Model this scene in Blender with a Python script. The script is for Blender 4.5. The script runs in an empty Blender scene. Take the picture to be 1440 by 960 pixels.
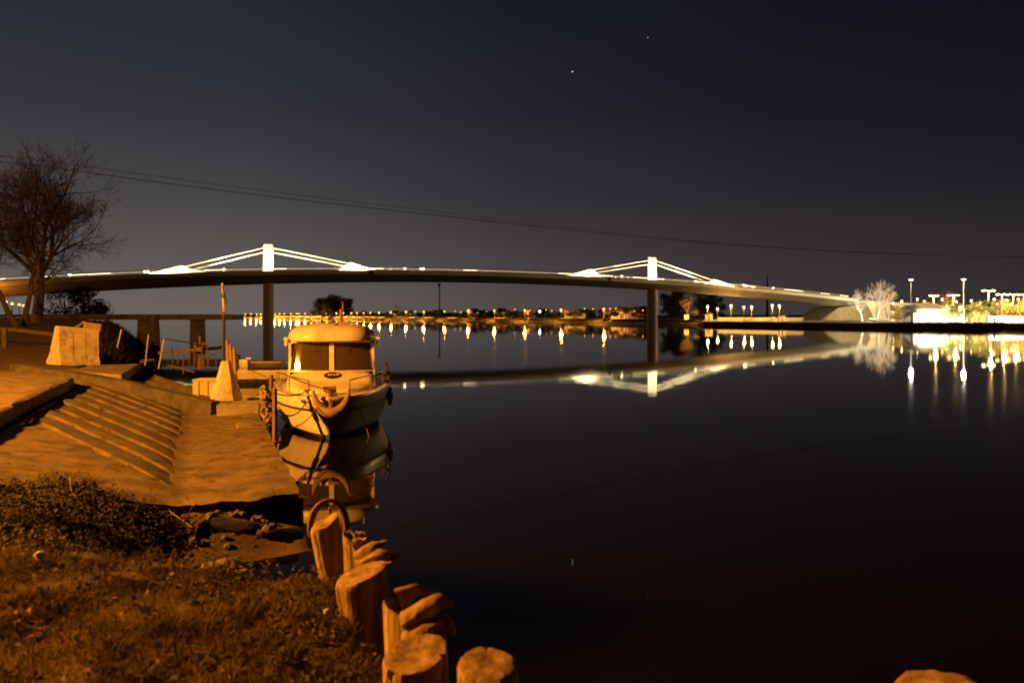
import bpy, math, random
import numpy as np
from mathutils import Vector, Matrix, noise

random.seed(7)
R = random.Random(11)
sc = bpy.context.scene
col = sc.collection

# ------------------------------------------------------------------ camera
F, CX, HZ, CAMH = 1120.0, 720.0, 444.0, 3.0
cam_d = bpy.data.cameras.new("camera")
cam = bpy.data.objects.new("camera", cam_d)
col.objects.link(cam)
cam.location = (0, 0, CAMH)
cam.rotation_euler = (math.radians(90), 0, 0)
cam_d.sensor_width = 36
cam_d.lens = 28
cam_d.shift_y = -36 / 1440
cam_d.clip_start = 0.1
cam_d.clip_end = 20000
cam_d.dof.use_dof = True
cam_d.dof.focus_distance = 26
cam_d.dof.aperture_fstop = 2.3
sc.camera = cam

sc.view_settings.view_transform = 'Standard'
sc.view_settings.look = 'None'
sc.view_settings.exposure = 0
sc.view_settings.gamma = 1
sc.render.engine = 'CYCLES'
sc.cycles.use_denoising = True
sc.cycles.max_bounces = 6
sc.cycles.diffuse_bounces = 2
sc.cycles.glossy_bounces = 3
sc.cycles.transparent_max_bounces = 6
sc.cycles.sample_clamp_indirect = 60
sc.cycles.caustics_reflective = False
sc.cycles.caustics_refractive = False
sc.cycles.use_light_tree = True
sc.cycles.pixel_filter_type = 'BLACKMAN_HARRIS'
sc.cycles.filter_width = 1.9


def PD(px, py, D):
    """point seen at a pixel of the photograph at depth D"""
    return Vector(((px - CX) / F * D, D, CAMH + (HZ - py) / F * D))


def PZ(px, py, z):
    """point seen at a pixel, lying at height z (below the horizon)"""
    D = (CAMH - z) * F / (py - HZ)
    return Vector(((px - CX) / F * D, D, z))


def lerp_tab(tab, x):
    if x <= tab[0][0]:
        return tab[0][1]
    for (a, b), (c, d) in zip(tab, tab[1:]):
        if x <= c:
            return b + (d - b) * (x - a) / (c - a)
    return tab[-1][1]


def sstep(a, b, x):
    t = max(0.0, min(1.0, (x - a) / (b - a)))
    return t * t * (3 - 2 * t)


def nz(x, y=0.0, z=0.0):
    return noise.noise(Vector((x, y, z)))


# ------------------------------------------------------------------ mesh builder
class MB:
    def __init__(s):
        s.v, s.f = [], []

    def add(s, verts, faces):
        o = len(s.v)
        s.v += [tuple(p) for p in verts]
        s.f += [tuple(i + o for i in f) for f in faces]

    def box(s, c, size, rz=0.0, rx=0.0, ry=0.0, bev=0.0):
        hx, hy, hz = size[0] / 2, size[1] / 2, size[2] / 2
        M = Matrix.Translation(c) @ Matrix.Rotation(rz, 4, 'Z') @ Matrix.Rotation(ry, 4, 'Y') @ Matrix.Rotation(rx, 4, 'X')
        if bev <= 0:
            vs = [M @ Vector((x * hx, y * hy, z * hz)) for z in (-1, 1) for y in (-1, 1) for x in (-1, 1)]
            s.add(vs, [(0, 2, 3, 1), (4, 5, 7, 6), (0, 1, 5, 4), (2, 6, 7, 3), (0, 4, 6, 2), (1, 3, 7, 5)])
            return
        import bmesh
        bm = bmesh.new()
        bmesh.ops.create_cube(bm, size=1)
        for v in bm.verts:
            v.co = Vector((v.co.x * size[0], v.co.y * size[1], v.co.z * size[2]))
        bmesh.ops.bevel(bm, geom=bm.edges[:], offset=bev, segments=2, affect='EDGES', profile=0.5)
        bm.verts.index_update()
        s.add([M @ v.co for v in bm.verts], [[v.index for v in f.verts] for f in bm.faces])
        bm.free()

    def tube(s, pts, r, n=8, cap=True, closed=False):
        pts = [Vector(p) for p in pts]
        if not isinstance(r, (list, tuple)):
            r = [r] * len(pts)
        vs, fs = [], []
        prev = None
        N = len(pts)
        for i, p in enumerate(pts):
            if closed:
                t = pts[(i + 1) % N] - pts[i - 1]
            else:
                t = pts[min(i + 1, N - 1)] - pts[max(i - 1, 0)]
            t = t.normalized() if t.length > 1e-9 else Vector((0, 0, 1))
            if prev is None:
                a = Vector((0, 0, 1)) if abs(t.z) < 0.9 else Vector((1, 0, 0))
            else:
                a = prev
            u = (a - t * a.dot(t)).normalized()
            w = t.cross(u)
            prev = u
            for k in range(n):
                an = 2 * math.pi * k / n
                vs.append(p + (u * math.cos(an) + w * math.sin(an)) * r[i])
        for i in range(N if closed else N - 1):
            j = (i + 1) % N
            for k in range(n):
                k2 = (k + 1) % n
                fs.append((i * n + k, i * n + k2, j * n + k2, j * n + k))
        if cap and not closed:
            fs.append(tuple(range(n - 1, -1, -1)))
            fs.append(tuple((N - 1) * n + k for k in range(n)))
        s.add(vs, fs)

    def loft(s, rings, closed=True, caps=True):
        n = len(rings[0])
        vs = [p for r in rings for p in r]
        fs = []
        for i in range(len(rings) - 1):
            for k in range(n if closed else n - 1):
                k2 = (k + 1) % n
                fs.append((i * n + k, i * n + k2, (i + 1) * n + k2, (i + 1) * n + k))
        if caps and closed:
            fs.append(tuple(range(n - 1, -1, -1)))
            fs.append(tuple((len(rings) - 1) * n + k for k in range(n)))
        s.add(vs, fs)

    def sphere(s, c, r, nu=12, nv=8, sc_=(1, 1, 1)):
        c = Vector(c)
        vs = [c + Vector((0, 0, -r * sc_[2]))]
        fs = []
        for j in range(1, nv):
            th = math.pi * j / nv
            for i in range(nu):
                ph = 2 * math.pi * i / nu
                vs.append(c + Vector((r * sc_[0] * math.sin(th) * math.cos(ph), r * sc_[1] * math.sin(th) * math.sin(ph), -r * sc_[2] * math.cos(th))))
        vs.append(c + Vector((0, 0, r * sc_[2])))
        for i in range(nu):
            fs.append((0, 1 + (i + 1) % nu, 1 + i))
            for j in range(nv - 2):
                a = 1 + j * nu + i
                b = 1 + j * nu + (i + 1) % nu
                fs.append((a, b, b + nu, a + nu))
            a = 1 + (nv - 2) * nu
            fs.append((a + i, a + (i + 1) % nu, len(vs) - 1))
        s.add(vs, fs)

    def prism(s, poly, off):
        """closed polygon extruded by a vector"""
        off = Vector(off)
        n = len(poly)
        vs = [Vector(p) for p in poly] + [Vector(p) + off for p in poly]
        fs = [tuple(range(n - 1, -1, -1)), tuple(range(n, 2 * n))]
        for k in range(n):
            k2 = (k + 1) % n
            fs.append((k, k2, n + k2, n + k))
        s.add(vs, fs)

    def mesh(s, name, mat, smooth=False, angle=None):
        me = bpy.data.meshes.new(name)
        me.from_pydata(s.v, [], s.f)
        me.validate()
        me.materials.append(mat)
        if smooth:
            me.polygons.foreach_set("use_smooth", [True] * len(me.polygons))
            if angle is not None:
                try:
                    me.set_sharp_from_angle(angle=math.radians(angle))
                except Exception:
                    pass
        me.update()
        return me

    def build(s, name, mat, parent=None, smooth=False, angle=35, recalc=True):
        me = s.mesh(name, mat, smooth, angle)
        if recalc:
            import bmesh
            bm = bmesh.new()
            bm.from_mesh(me)
            bmesh.ops.recalc_face_normals(bm, faces=bm.faces[:])
            bm.to_mesh(me)
            bm.free()
        o = bpy.data.objects.new(name, me)
        col.objects.link(o)
        if parent is not None:
            o.parent = parent
        return o


def tag(o, label, cat, group=None, kind=None):
    o["label"] = label
    o["category"] = cat
    if group:
        o["group"] = group
    if kind:
        o["kind"] = kind
    return o


def thing(name, loc, label, cat, group=None, rz=0.0):
    o = bpy.data.objects.new(name, None)
    o.empty_display_size = 0.2
    o.location = loc
    o.rotation_euler = (0, 0, rz)
    col.objects.link(o)
    return tag(o, label, cat, group)


def struct(o, label=None, cat=None):
    o["kind"] = "structure"
    if label:
        o["label"] = label
    if cat:
        o["category"] = cat
    return o


def dup(root, loc, label, rz=0.0, scale=None):
    c = root.copy()
    col.objects.link(c)
    c.location = loc
    c.rotation_euler = (0, 0, rz)
    if scale is not None:
        c.scale = scale if isinstance(scale, (tuple, list)) else (scale,) * 3
    c["label"] = label
    for ch in list(root.children):
        d = ch.copy()
        col.objects.link(d)
        d.parent = c
        for g in list(ch.children):
            e = g.copy()
            col.objects.link(e)
            e.parent = d
    return c


# ------------------------------------------------------------------ materials
def mat(name, c1, c2=None, scale=4.0, rough=0.8, bump=0.0, bscale=None, metal=0.0, spec=0.5, detail=6.0, stretch=None, island=0.0, coat=0.0,
        stain=None, stain_scale=1.0, crack=0.0):
    m = bpy.data.materials.new(name)
    m.use_nodes = True
    nt = m.node_tree
    b = nt.nodes["Principled BSDF"]
    b.inputs["Roughness"].default_value = rough
    b.inputs["Metallic"].default_value = metal
    b.inputs["Specular IOR Level"].default_value = spec
    if coat:
        b.inputs["Coat Weight"].default_value = coat
        b.inputs["Coat Roughness"].default_value = 0.1
    if c2 is None and not bump:
        b.inputs["Base Color"].default_value = (*c1, 1)
        return m
    tc = nt.nodes.new("ShaderNodeTexCoord")
    mp = nt.nodes.new("ShaderNodeMapping")
    if stretch:
        mp.inputs["Scale"].default_value = stretch
    nt.links.new(tc.outputs["Object"], mp.inputs["Vector"])
    n = nt.nodes.new("ShaderNodeTexNoise")
    n.inputs["Scale"].default_value = scale
    n.inputs["Detail"].default_value = detail
    n.inputs["Roughness"].default_value = 0.62
    nt.links.new(mp.outputs[0], n.inputs["Vector"])
    rp = nt.nodes.new("ShaderNodeValToRGB")
    rp.color_ramp.elements[0].position = 0.34
    rp.color_ramp.elements[1].position = 0.68
    rp.color_ramp.elements[0].color = (*c1, 1)
    rp.color_ramp.elements[1].color = (*(c2 or c1), 1)
    nt.links.new(n.outputs["Fac"], rp.inputs[0])
    out = rp.outputs[0]
    if stain:
        n3 = nt.nodes.new("ShaderNodeTexNoise")
        n3.inputs["Scale"].default_value = stain_scale
        n3.inputs["Detail"].default_value = 8
        n3.inputs["Roughness"].default_value = 0.7
        nt.links.new(tc.outputs["Object"], n3.inputs["Vector"])
        r3 = nt.nodes.new("ShaderNodeValToRGB")
        r3.color_ramp.elements[0].position = 0.5
        r3.color_ramp.elements[1].position = 0.66
        nt.links.new(n3.outputs["Fac"], r3.inputs[0])
        mx3 = nt.nodes.new("ShaderNodeMixRGB")
        mx3.inputs[2].default_value = (*stain, 1)
        nt.links.new(r3.outputs[0], mx3.inputs[0])
        nt.links.new(out, mx3.inputs[1])
        out = mx3.outputs[0]
    if crack:
        nd_ = nt.nodes.new("ShaderNodeTexNoise")
        nd_.inputs["Scale"].default_value = 2.5
        nd_.inputs["Detail"].default_value = 4
        nt.links.new(tc.outputs["Object"], nd_.inputs["Vector"])
        ad = nt.nodes.new("ShaderNodeMixRGB")
        ad.blend_type = 'ADD'
        ad.inputs[0].default_value = .5
        nt.links.new(tc.outputs["Object"], ad.inputs[1])
        nt.links.new(nd_.outputs["Color"], ad.inputs[2])
        vo = nt.nodes.new("ShaderNodeTexVoronoi")
        vo.feature = 'DISTANCE_TO_EDGE'
        vo.inputs["Scale"].default_value = crack
        nt.links.new(ad.outputs[0], vo.inputs["Vector"])
        rc = nt.nodes.new("ShaderNodeValToRGB")
        rc.color_ramp.elements[0].position = .001
        rc.color_ramp.elements[0].color = (.50, .47, .43, 1)
        rc.color_ramp.elements[1].position = .011
        rc.color_ramp.elements[1].color = (1, 1, 1, 1)
        nt.links.new(vo.outputs["Distance"], rc.inputs[0])
        mc = nt.nodes.new("ShaderNodeMixRGB")
        mc.blend_type = 'MULTIPLY'
        mc.inputs[0].default_value = 1
        nt.links.new(out, mc.inputs[1])
        nt.links.new(rc.outputs[0], mc.inputs[2])
        out = mc.outputs[0]
    if island:
        g = nt.nodes.new("ShaderNodeNewGeometry")
        mr = nt.nodes.new("ShaderNodeMapRange")
        mr.inputs[3].default_value = 1 - island
        mr.inputs[4].default_value = 1 + island
        nt.links.new(g.outputs["Random Per Island"], mr.inputs[0])
        mx = nt.nodes.new("ShaderNodeMixRGB")
        mx.blend_type = 'MULTIPLY'
        mx.inputs[0].default_value = 1
        nt.links.new(out, mx.inputs[1])
        nt.links.new(mr.outputs[0], mx.inputs[2])
        out = mx.outputs[0]
    nt.links.new(out, b.inputs["Base Color"])
    if bump:
        n2 = nt.nodes.new("ShaderNodeTexNoise")
        n2.inputs["Scale"].default_value = bscale or scale * 6
        n2.inputs["Detail"].default_value = 8
        n2.inputs["Roughness"].default_value = 0.65
        nt.links.new(mp.outputs[0], n2.inputs["Vector"])
        bp = nt.nodes.new("ShaderNodeBump")
        bp.inputs["Strength"].default_value = 0.9
        bp.inputs["Distance"].default_value = bump
        nt.links.new(n2.outputs["Fac"], bp.inputs["Height"])
        nt.links.new(bp.outputs[0], b.inputs["Normal"])
    return m


def emat(name, c, strength):
    m = bpy.data.materials.new(name)
    m.use_nodes = True
    nt = m.node_tree
    nt.nodes.remove(nt.nodes["Principled BSDF"])
    e = nt.nodes.new("ShaderNodeEmission")
    e.inputs[0].default_value = (*c, 1)
    e.inputs[1].default_value = strength
    nt.links.new(e.outputs[0], nt.nodes["Material Output"].inputs[0])
    return m


SOD = (1.0, 0.315, 0.022)
WARM = (1.0, 0.80, 0.43)
M = {}
M['soil'] = mat('soil', (.035, .023, .010), (.11, .07, .028), 1.3, .95, .03, 14, stain=(.05, .05, .025), stain_scale=.9)
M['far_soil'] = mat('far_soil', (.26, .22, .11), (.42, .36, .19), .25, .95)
M['concrete'] = mat('concrete', (.15, .125, .08), (.28, .24, .16), 2.1, .9, .02, 34, stain=(.07, .056, .034), stain_scale=2.2, crack=.55)
M['old_concrete'] = mat('old_concrete', (.17, .16, .15), (.32, .30, .28), 2.2, .92, .02, 24, stain=(.09, .085, .07), stain_scale=1.5)
M['ramp'] = mat('ramp_concrete', (.095, .078, .045), (.23, .19, .12), 1.7, .9, .03, 30, stain=(.055, .043, .025), stain_scale=1.9, crack=.45)
M['rib'] = mat('rib_concrete', (.05, .041, .024), (.13, .108, .068), 2.2, .92, .02, 22, island=.22, stain=(.07, .065, .055), stain_scale=2)
M['white_concrete'] = mat('white_concrete', (.40, .38, .34), (.60, .57, .52), 2.2, .85, .012, 40, stain=(.22, .19, .15), stain_scale=3.2)
M['dark_concrete'] = mat('dark_concrete', (.035, .035, .03), (.10, .095, .08), 3, .95, .02, 18)
M['asphalt'] = mat('asphalt', (.04, .04, .04), (.06, .06, .06), 8, .9)
M['edge_beam'] = mat('lit_fascia_concrete', (.46, .44, .39), (.54, .52, .46), .2, .7)  # fascia and piers paler, standing for the stronger light they catch
M['bridge'] = mat('shaded_deck_concrete', (.17, .16, .14), (.23, .215, .19), .15, .75)  # deck concrete darkened to stand for the shade on its underside
M['tower'] = mat('tower_paint', (.74, .72, .66), (.80, .78, .72), .5, .6)
M['render_wall'] = mat('rendered_wall', (.58, .54, .45), (.68, .64, .55), .5, .85)
M['white_wall'] = mat('white_wall', (.72, .70, .66), (.80, .78, .74), .6, .8)
M['roof_tile'] = mat('roof_tile', (.24, .16, .09), (.34, .24, .14), 2, .85, .03, 8)
M['door_wood'] = mat('door_wood', (.25, .12, .05), (.33, .17, .08), 3, .7)
M['gelcoat'] = mat('gelcoat', (.78, .75, .68), (.86, .83, .76), 1.4, .35, spec=.5, stain=(.62, .57, .48), stain_scale=1.8)
M['bottom_paint_and_shade'] = mat('bottom_paint_and_shade', (.05, .045, .04), (.10, .09, .075), 4, .8)
M['rub'] = mat('rub_rubber', (.035, .032, .03), (.06, .055, .05), 9, .6)
M['glass'] = mat('tinted_glass', (.07, .05, .037), rough=.04, spec=.5)
M['steel'] = mat('steel', (.38, .37, .35), (.5, .49, .47), 6, .35, metal=.8)
M['rust'] = mat('rusty_steel', (.14, .075, .04), (.26, .15, .08), 14, .8, .004, 60)
M['black'] = mat('black_plastic', (.02, .02, .02), (.035, .035, .035), 10, .5)
M['rope'] = mat('rope', (.20, .17, .12), (.30, .26, .19), 30, .9, .004, 120)
M['galv'] = mat('galvanised', (.30, .27, .22), (.42, .38, .32), 12, .55, metal=.3)
M['stake'] = mat('weathered_stake', (.17, .105, .05), (.58, .44, .22), 4.5, .92, .022, 16, stretch=(3.4, 3.4, .30), stain=(.16, .11, .07), stain_scale=7)
M['plank'] = mat('plank_wood', (.20, .14, .09), (.33, .25, .17), 4, .85, .008, 16, stretch=(1, 4, .4))
M['bark'] = mat('bark', (.06, .045, .035), (.13, .10, .075), 5, .95, .03, 14, stretch=(2, 2, .5))
M['pale_bark'] = mat('pale_bark', (.30, .26, .20), (.44, .40, .33), 3, .9)
M['twig'] = mat('twig_bark', (.04, .034, .03), (.075, .062, .05), 5, .95)
M['grass'] = mat('grass_blade', (.016, .020, .004), (.20, .135, .035), 1.5, .8, island=.55)
M['weed'] = mat('weed_leaf', (.005, .0065, .003), (.017, .018, .007), 2.5, .75, island=.5)
M['herb'] = mat('herb_leaf', (.035, .04, .015), (.11, .08, .04), 5, .8, island=.6)
M['litter'] = mat('leaf_litter', (.06, .032, .012), (.17, .095, .035), 6, .85, island=.6)
M['dark_leaf'] = mat('dark_leaf', (.02, .028, .012), (.045, .055, .022), 1.0, .8, island=.45)
M['far_leaf'] = mat('far_leaf', (.07, .075, .03), (.13, .13, .05), .6, .8, island=.5)
M['autumn_leaf'] = mat('autumn_leaf', (.17, .12, .03), (.28, .19, .05), .8, .8, island=.5)
M['palm_leaf'] = mat('palm_leaf', (.09, .10, .02), (.19, .18, .05), 1.2, .6, island=.4)
M['palm_trunk'] = mat('palm_trunk', (.08, .055, .035), (.16, .12, .08), 4, .95, .05, 9)
M['red_cloth'] = mat('flag_cloth', (.45, .10, .03), (.55, .16, .05), 5, .8)
M['stone'] = mat('stone', (.16, .13, .10), (.34, .29, .24), 3, .92, .03, 16)
M['pale_stone'] = mat('pale_stone', (.45, .42, .38), (.6, .57, .52), 5, .85)
M['crate'] = mat('crate_plastic', (.52, .42, .26), (.6, .5, .33), 4, .6)
M['cable'] = mat('cable_sheath', (.01, .01, .01), rough=.7)
M['hill'] = mat('hill_scrub', (.03, .035, .03), (.045, .05, .04), .02, .95)
E = {}
E['sodium'] = emat('sodium_globe', (1.0, .47, .08), 3.0)
E['sodium_dim'] = emat('added_sodium_glow', (1.0, .50, .10), 4)
E['white'] = emat('white_lens', (.92, .97, 1.0), 22)
E['warm'] = emat('warm_lens', (1.0, .66, .22), 14)
E['rail_dim'] = emat('rail_light_dim', (1.0, .76, .40), 1.4)
E['rail_mid'] = emat('rail_light', (1.0, .78, .40), 5.0)
E['rail_hot'] = emat('rail_light_bright', (1.0, .82, .45), 22.0)
E['star'] = emat('starlight', (.9, .95, 1.0), 1.6)

# water: dark, nearly smooth, mirror-like at grazing angles
w = bpy.data.materials.new('river_water')
w.use_nodes = True
nt = w.node_tree
b = nt.nodes["Principled BSDF"]
b.inputs["Base Color"].default_value = (.0048, .0044, .0028, 1)
b.inputs["Roughness"].default_value = .028
b.inputs["IOR"].default_value = 1.333
tc = nt.nodes.new("ShaderNodeTexCoord")
n1 = nt.nodes.new("ShaderNodeTexNoise")
n1.inputs["Scale"].default_value = .9
n1.inputs["Detail"].default_value = 2
nt.links.new(tc.outputs["Object"], n1.inputs["Vector"])
bp = nt.nodes.new("ShaderNodeBump")
bp.inputs["Strength"].default_value = 1.0
bp.inputs["Distance"].default_value = .002
nt.links.new(n1.outputs["Fac"], bp.inputs["Height"])
nt.links.new(bp.outputs[0], b.inputs["Normal"])
n4 = nt.nodes.new("ShaderNodeTexNoise")
n4.inputs["Scale"].default_value = .035
n4.inputs["Detail"].default_value = 3
nt.links.new(tc.outputs["Object"], n4.inputs["Vector"])
mr4 = nt.nodes.new("ShaderNodeMapRange")
mr4.inputs[1].default_value = .35
mr4.inputs[2].default_value = .7
mr4.inputs[3].default_value = .020
mr4.inputs[4].default_value = .042
nt.links.new(n4.outputs["Fac"], mr4.inputs[0])
nt.links.new(mr4.outputs[0], b.inputs["Roughness"])
M['water'] = w

# ------------------------------------------------------------------ night sky: dusk glow over the left bank, dark to the right
wd = bpy.data.worlds.new("World")
sc.world = wd
wd.use_nodes = True
nt = wd.node_tree
bg = nt.nodes["Background"]
tc = nt.nodes.new("ShaderNodeTexCoord")
sx = nt.nodes.new("ShaderNodeSeparateXYZ")
nt.links.new(tc.outputs["Generated"], sx.inputs[0])


def ramp(inp, lo, hi, stops):
    mr = nt.nodes.new("ShaderNodeMapRange")
    mr.inputs[1].default_value = lo
    mr.inputs[2].default_value = hi
    nt.links.new(inp, mr.inputs[0])
    r = nt.nodes.new("ShaderNodeValToRGB")
    el = r.color_ramp.elements
    while len(el) < len(stops):
        el.new(.5)
    for e, (p, c) in zip(el, stops):
        e.position = p
        e.color = (*c, 1)
    nt.links.new(mr.outputs[0], r.inputs[0])
    return r.outputs[0]


vz = ramp(sx.outputs[2], -.02, .5, [(0, (.158, .136, .120)), (.08, (.146, .127, .115)), (.18, (.110, .099, .094)), (.32, (.064, .061, .066)), (.50, (.034, .036, .046)),
                                    (.72, (.021, .024, .034)), (1, (.015, .017, .026))])
hx = ramp(sx.outputs[0], -.62, .62, [(0, (1.0, .99, .94)), (.25, (.92, .91, .90)), (.5, (.53, .51, .56)), (.75, (.33, .31, .35)), (1, (.21, .20, .235))])
mx = nt.nodes.new("ShaderNodeMixRGB")
mx.blend_type = 'MULTIPLY'
mx.inputs[0].default_value = 1
nt.links.new(vz, mx.inputs[1])
nt.links.new(hx, mx.inputs[2])
hy = ramp(sx.outputs[1], -.3, .7, [(0, (.16, .15, .15)), (.4, (.32, .31, .31)), (1, (1, 1, 1))])
my = nt.nodes.new("ShaderNodeMixRGB")
my.blend_type = 'MULTIPLY'
my.inputs[0].default_value = 1
nt.links.new(mx.outputs[0], my.inputs[1])
nt.links.new(hy, my.inputs[2])
nt.links.new(my.outputs[0], bg.inputs[0])
bg.inputs[1].default_value = 1.0


def point(name, loc, power, color, r=.15):
    d = bpy.data.lights.new(name, 'POINT')
    d.energy = power
    d.color = color
    d.shadow_soft_size = r
    o = bpy.data.objects.new(name, d)
    o.location = loc
    col.objects.link(o)
    return o


def spot(name, loc, target, power, color, angle, blend=.4, r=.15):
    d = bpy.data.lights.new(name, 'SPOT')
    d.energy = power
    d.color = color
    d.spot_size = math.radians(angle)
    d.spot_blend = blend
    d.shadow_soft_size = r
    o = bpy.data.objects.new(name, d)
    o.location = loc
    o.rotation_euler = (Vector(target) - Vector(loc)).to_track_quat('-Z', 'Y').to_euler()
    col.objects.link(o)
    return o


def roughen(mb, size=.12, amp=.012, seed=0):
    """subdivide and wear a concrete body: low undulation plus chipped corners"""
    import bmesh
    bm = bmesh.new()
    vs = [bm.verts.new(v) for v in mb.v]
    for f in mb.f:
        try:
            bm.faces.new([vs[i] for i in f])
        except ValueError:
            pass
    bmesh.ops.remove_doubles(bm, verts=bm.verts[:], dist=.0005)
    bmesh.ops.triangulate(bm, faces=bm.faces[:])
    for _ in range(4):
        long_ = [e for e in bm.edges if e.calc_length() > size]
        if not long_:
            break
        bmesh.ops.subdivide_edges(bm, edges=long_, cuts=1)
        bmesh.ops.triangulate(bm, faces=bm.faces[:])
    bm.normal_update()
    sharp = {}
    for e in bm.edges:
        if len(e.link_faces) == 2 and e.calc_face_angle(0) > .5:
            for v in e.verts:
                sharp[v] = 1
    for v in bm.verts:
        d = amp * nz(v.co.x * 3 + seed, v.co.y * 3, v.co.z * 3) + amp * .5 * nz(v.co.x * 9, v.co.y * 9 + seed, v.co.z * 9)
        if v in sharp:
            d -= amp * 2.2 * max(0, nz(v.co.x * 5 + 7, v.co.y * 5, v.co.z * 5 + seed) + .1)
        v.co += v.normal * d
    bm.verts.index_update()
    mb.v = [tuple(v.co) for v in bm.verts]
    mb.f = [tuple(v.index for v in f.verts) for f in bm.faces]
    bm.free()
    return mb


ORD = ["first", "second", "third", "fourth", "fifth", "sixth", "seventh", "eighth", "ninth", "tenth", "eleventh", "twelfth", "thirteenth",
       "fourteenth", "fifteenth", "sixteenth", "seventeenth", "eighteenth", "nineteenth", "twentieth", "twenty-first", "twenty-second",
       "twenty-third", "twenty-fourth", "twenty-fifth", "twenty-sixth", "twenty-seventh", "twenty-eighth", "twenty-ninth", "thirtieth",
       "thirty-first", "thirty-second", "thirty-third", "thirty-fourth", "thirty-fifth", "thirty-sixth", "thirty-seventh", "thirty-eighth",
       "thirty-ninth", "fortieth"]

# ------------------------------------------------------------------ water
mb = MB()
mb.add([(-9000, -60, 0), (9000, -60, 0), (9000, 14000, 0), (-9000, 14000, 0)], [(0, 1, 2, 3)])
struct(mb.build('water', M['water'], recalc=False))

# ------------------------------------------------------------------ near (left) bank as one terrain sheet following the shoreline
V1 = Vector((-4.63, 11.15, 0))
U = Vector((-.36, .933, 0)).normalized()
Pp = Vector((.933, .36, 0)).normalized()     # towards the water
SHORE = [(-30, 9), (-8, 8), (1.5, 6), (2.4, 4.2), (2.75, 2.4), (2.95, 1.75), (3.2, .45), (3.4, .02), (3.8, -.33), (4.5, -.68), (5.0, -.80), (5.3, -1.06), (5.8, -1.6),
         (6.5, -2.1), (7.5, -2.5), (9, -2.9), (10.5, -3.05), (11.2, -3.35), (17.9, -5.95), (19.5, -6.7), (20.5, -7.5), (24, -9.5), (30, -12.5),
         (40, -17), (50, -21.5), (60, -26), (80, -37), (99, -49), (150, -85), (185, -112), (230, -150), (400, -330), (1300, -1350)]


def xs(y):
    return lerp_tab(SHORE, y)


def ground_z(x, y):
    d = xs(y) - x
    wdt = lerp_tab([(5.0, .3), (6, 1.6), (8, 2.6), (10, 2.6), (11, 3.6), (18, 3.6), (22, 3.0), (40, 4), (60, 5), (100, 7)], y)
    H = lerp_tab([(5, 1.3), (11, 1.05), (18, 1.0), (22, 1.3), (28, 1.55), (36, 1.9), (50, 2.35), (70, 2.6), (100, 2.6)], y)
    t = sstep(-.15 * wdt, wdt, d)
    z = -.7 + (H + .7) * t
    # dip between the grass mound and the slipway
    dip = math.exp(-((y - 8.5 - .10 * (x + 5)) / 1.45) ** 2) * (.75 if d < 3 else .75 * max(.35, 1 - (d - 3) / 8))
    z -= dip * t
    if d > wdt:
        z += .02 * min(d - wdt, 20) * (1 if y > 20 else .4)
    if 9 < y < 30:
        wl = (x + 4.63) * Pp.x + (y - 11.15) * Pp.y
        tl = (x + 4.63) * U.x + (y - 11.15) * U.y
        if -3.2 < wl < 2 and -.55 < tl < 13:
            z = min(z, .5 + .6 * max(0, -wl / 2.6) - .35)
        elif -3.4 < wl < 1.9 and -2.0 < tl <= -.55:
            z = max(z, (.36 + .5 * max(0, -wl / 2.6)) * sstep(-2.0, -.75, tl) * (1 - .75 * sstep(.5, 1.6, wl)) - .02)
        elif -3.2 < wl < 3 and tl >= 13 and y < 27:
            z = min(z, .2)
    amp = .10 if y < 11 else .02 if y < 22 else .06
    z += amp * t * (nz(x * 1.3, y * 1.3, 3) + .55 * nz(x * 3.4, y * 3.4, 7))
    return z


def frange(a, b, st):
    out = []
    while a < b - 1e-6:
        out.append(a)
        a += st
    return out


ys = frange(-25, 1.5, 2) + frange(1.5, 6.2, .06) + frange(6.2, 12, .14) + frange(12, 30, .45) + frange(30, 100, 2.5) + frange(100, 260, 12) + [260, 320, 400, 600, 900, 1300]
ds = [-3, -1.5, -.8, -.4, -.2, -.1, 0] + frange(.05, 1, .07) + frange(1, 4, .15) + frange(4, 12, .35) + frange(12, 40, 2) + [40, 60, 90, 140, 220, 400, 800]
vs, fs = [], []
for y in ys:
    for d in ds:
        x = xs(y) - d
        vs.append((x, y, ground_z(x, y)))
nd = len(ds)
for j in range(len(ys) - 1):
    for i in range(nd - 1):
        a = j * nd + i
        fs.append((a, a + nd, a + nd + 1, a + 1))
mb = MB()
mb.add(vs, fs)
struct(mb.build('ground', M['soil'], smooth=True, angle=180))

# ------------------------------------------------------------------ far bank and right quay
FAR = [(150, 5200), (250, 2600), (340, 1150), (450, 800), (540, 580), (700, 412), (860, 320), (917, 282), (1000, 246), (1100, 222), (1180, 207), (1300, 184),
       (1440, 171), (1800, 150), (2600, 130)]


def far_D(px):
    return lerp_tab(FAR, px)


def far_P(px, off, z=1.5):
    """a point on the far bank, off metres behind the waterline seen at px"""
    D = far_D(px) + off
    return Vector(((px - CX) / F * D, D, z))


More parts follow.
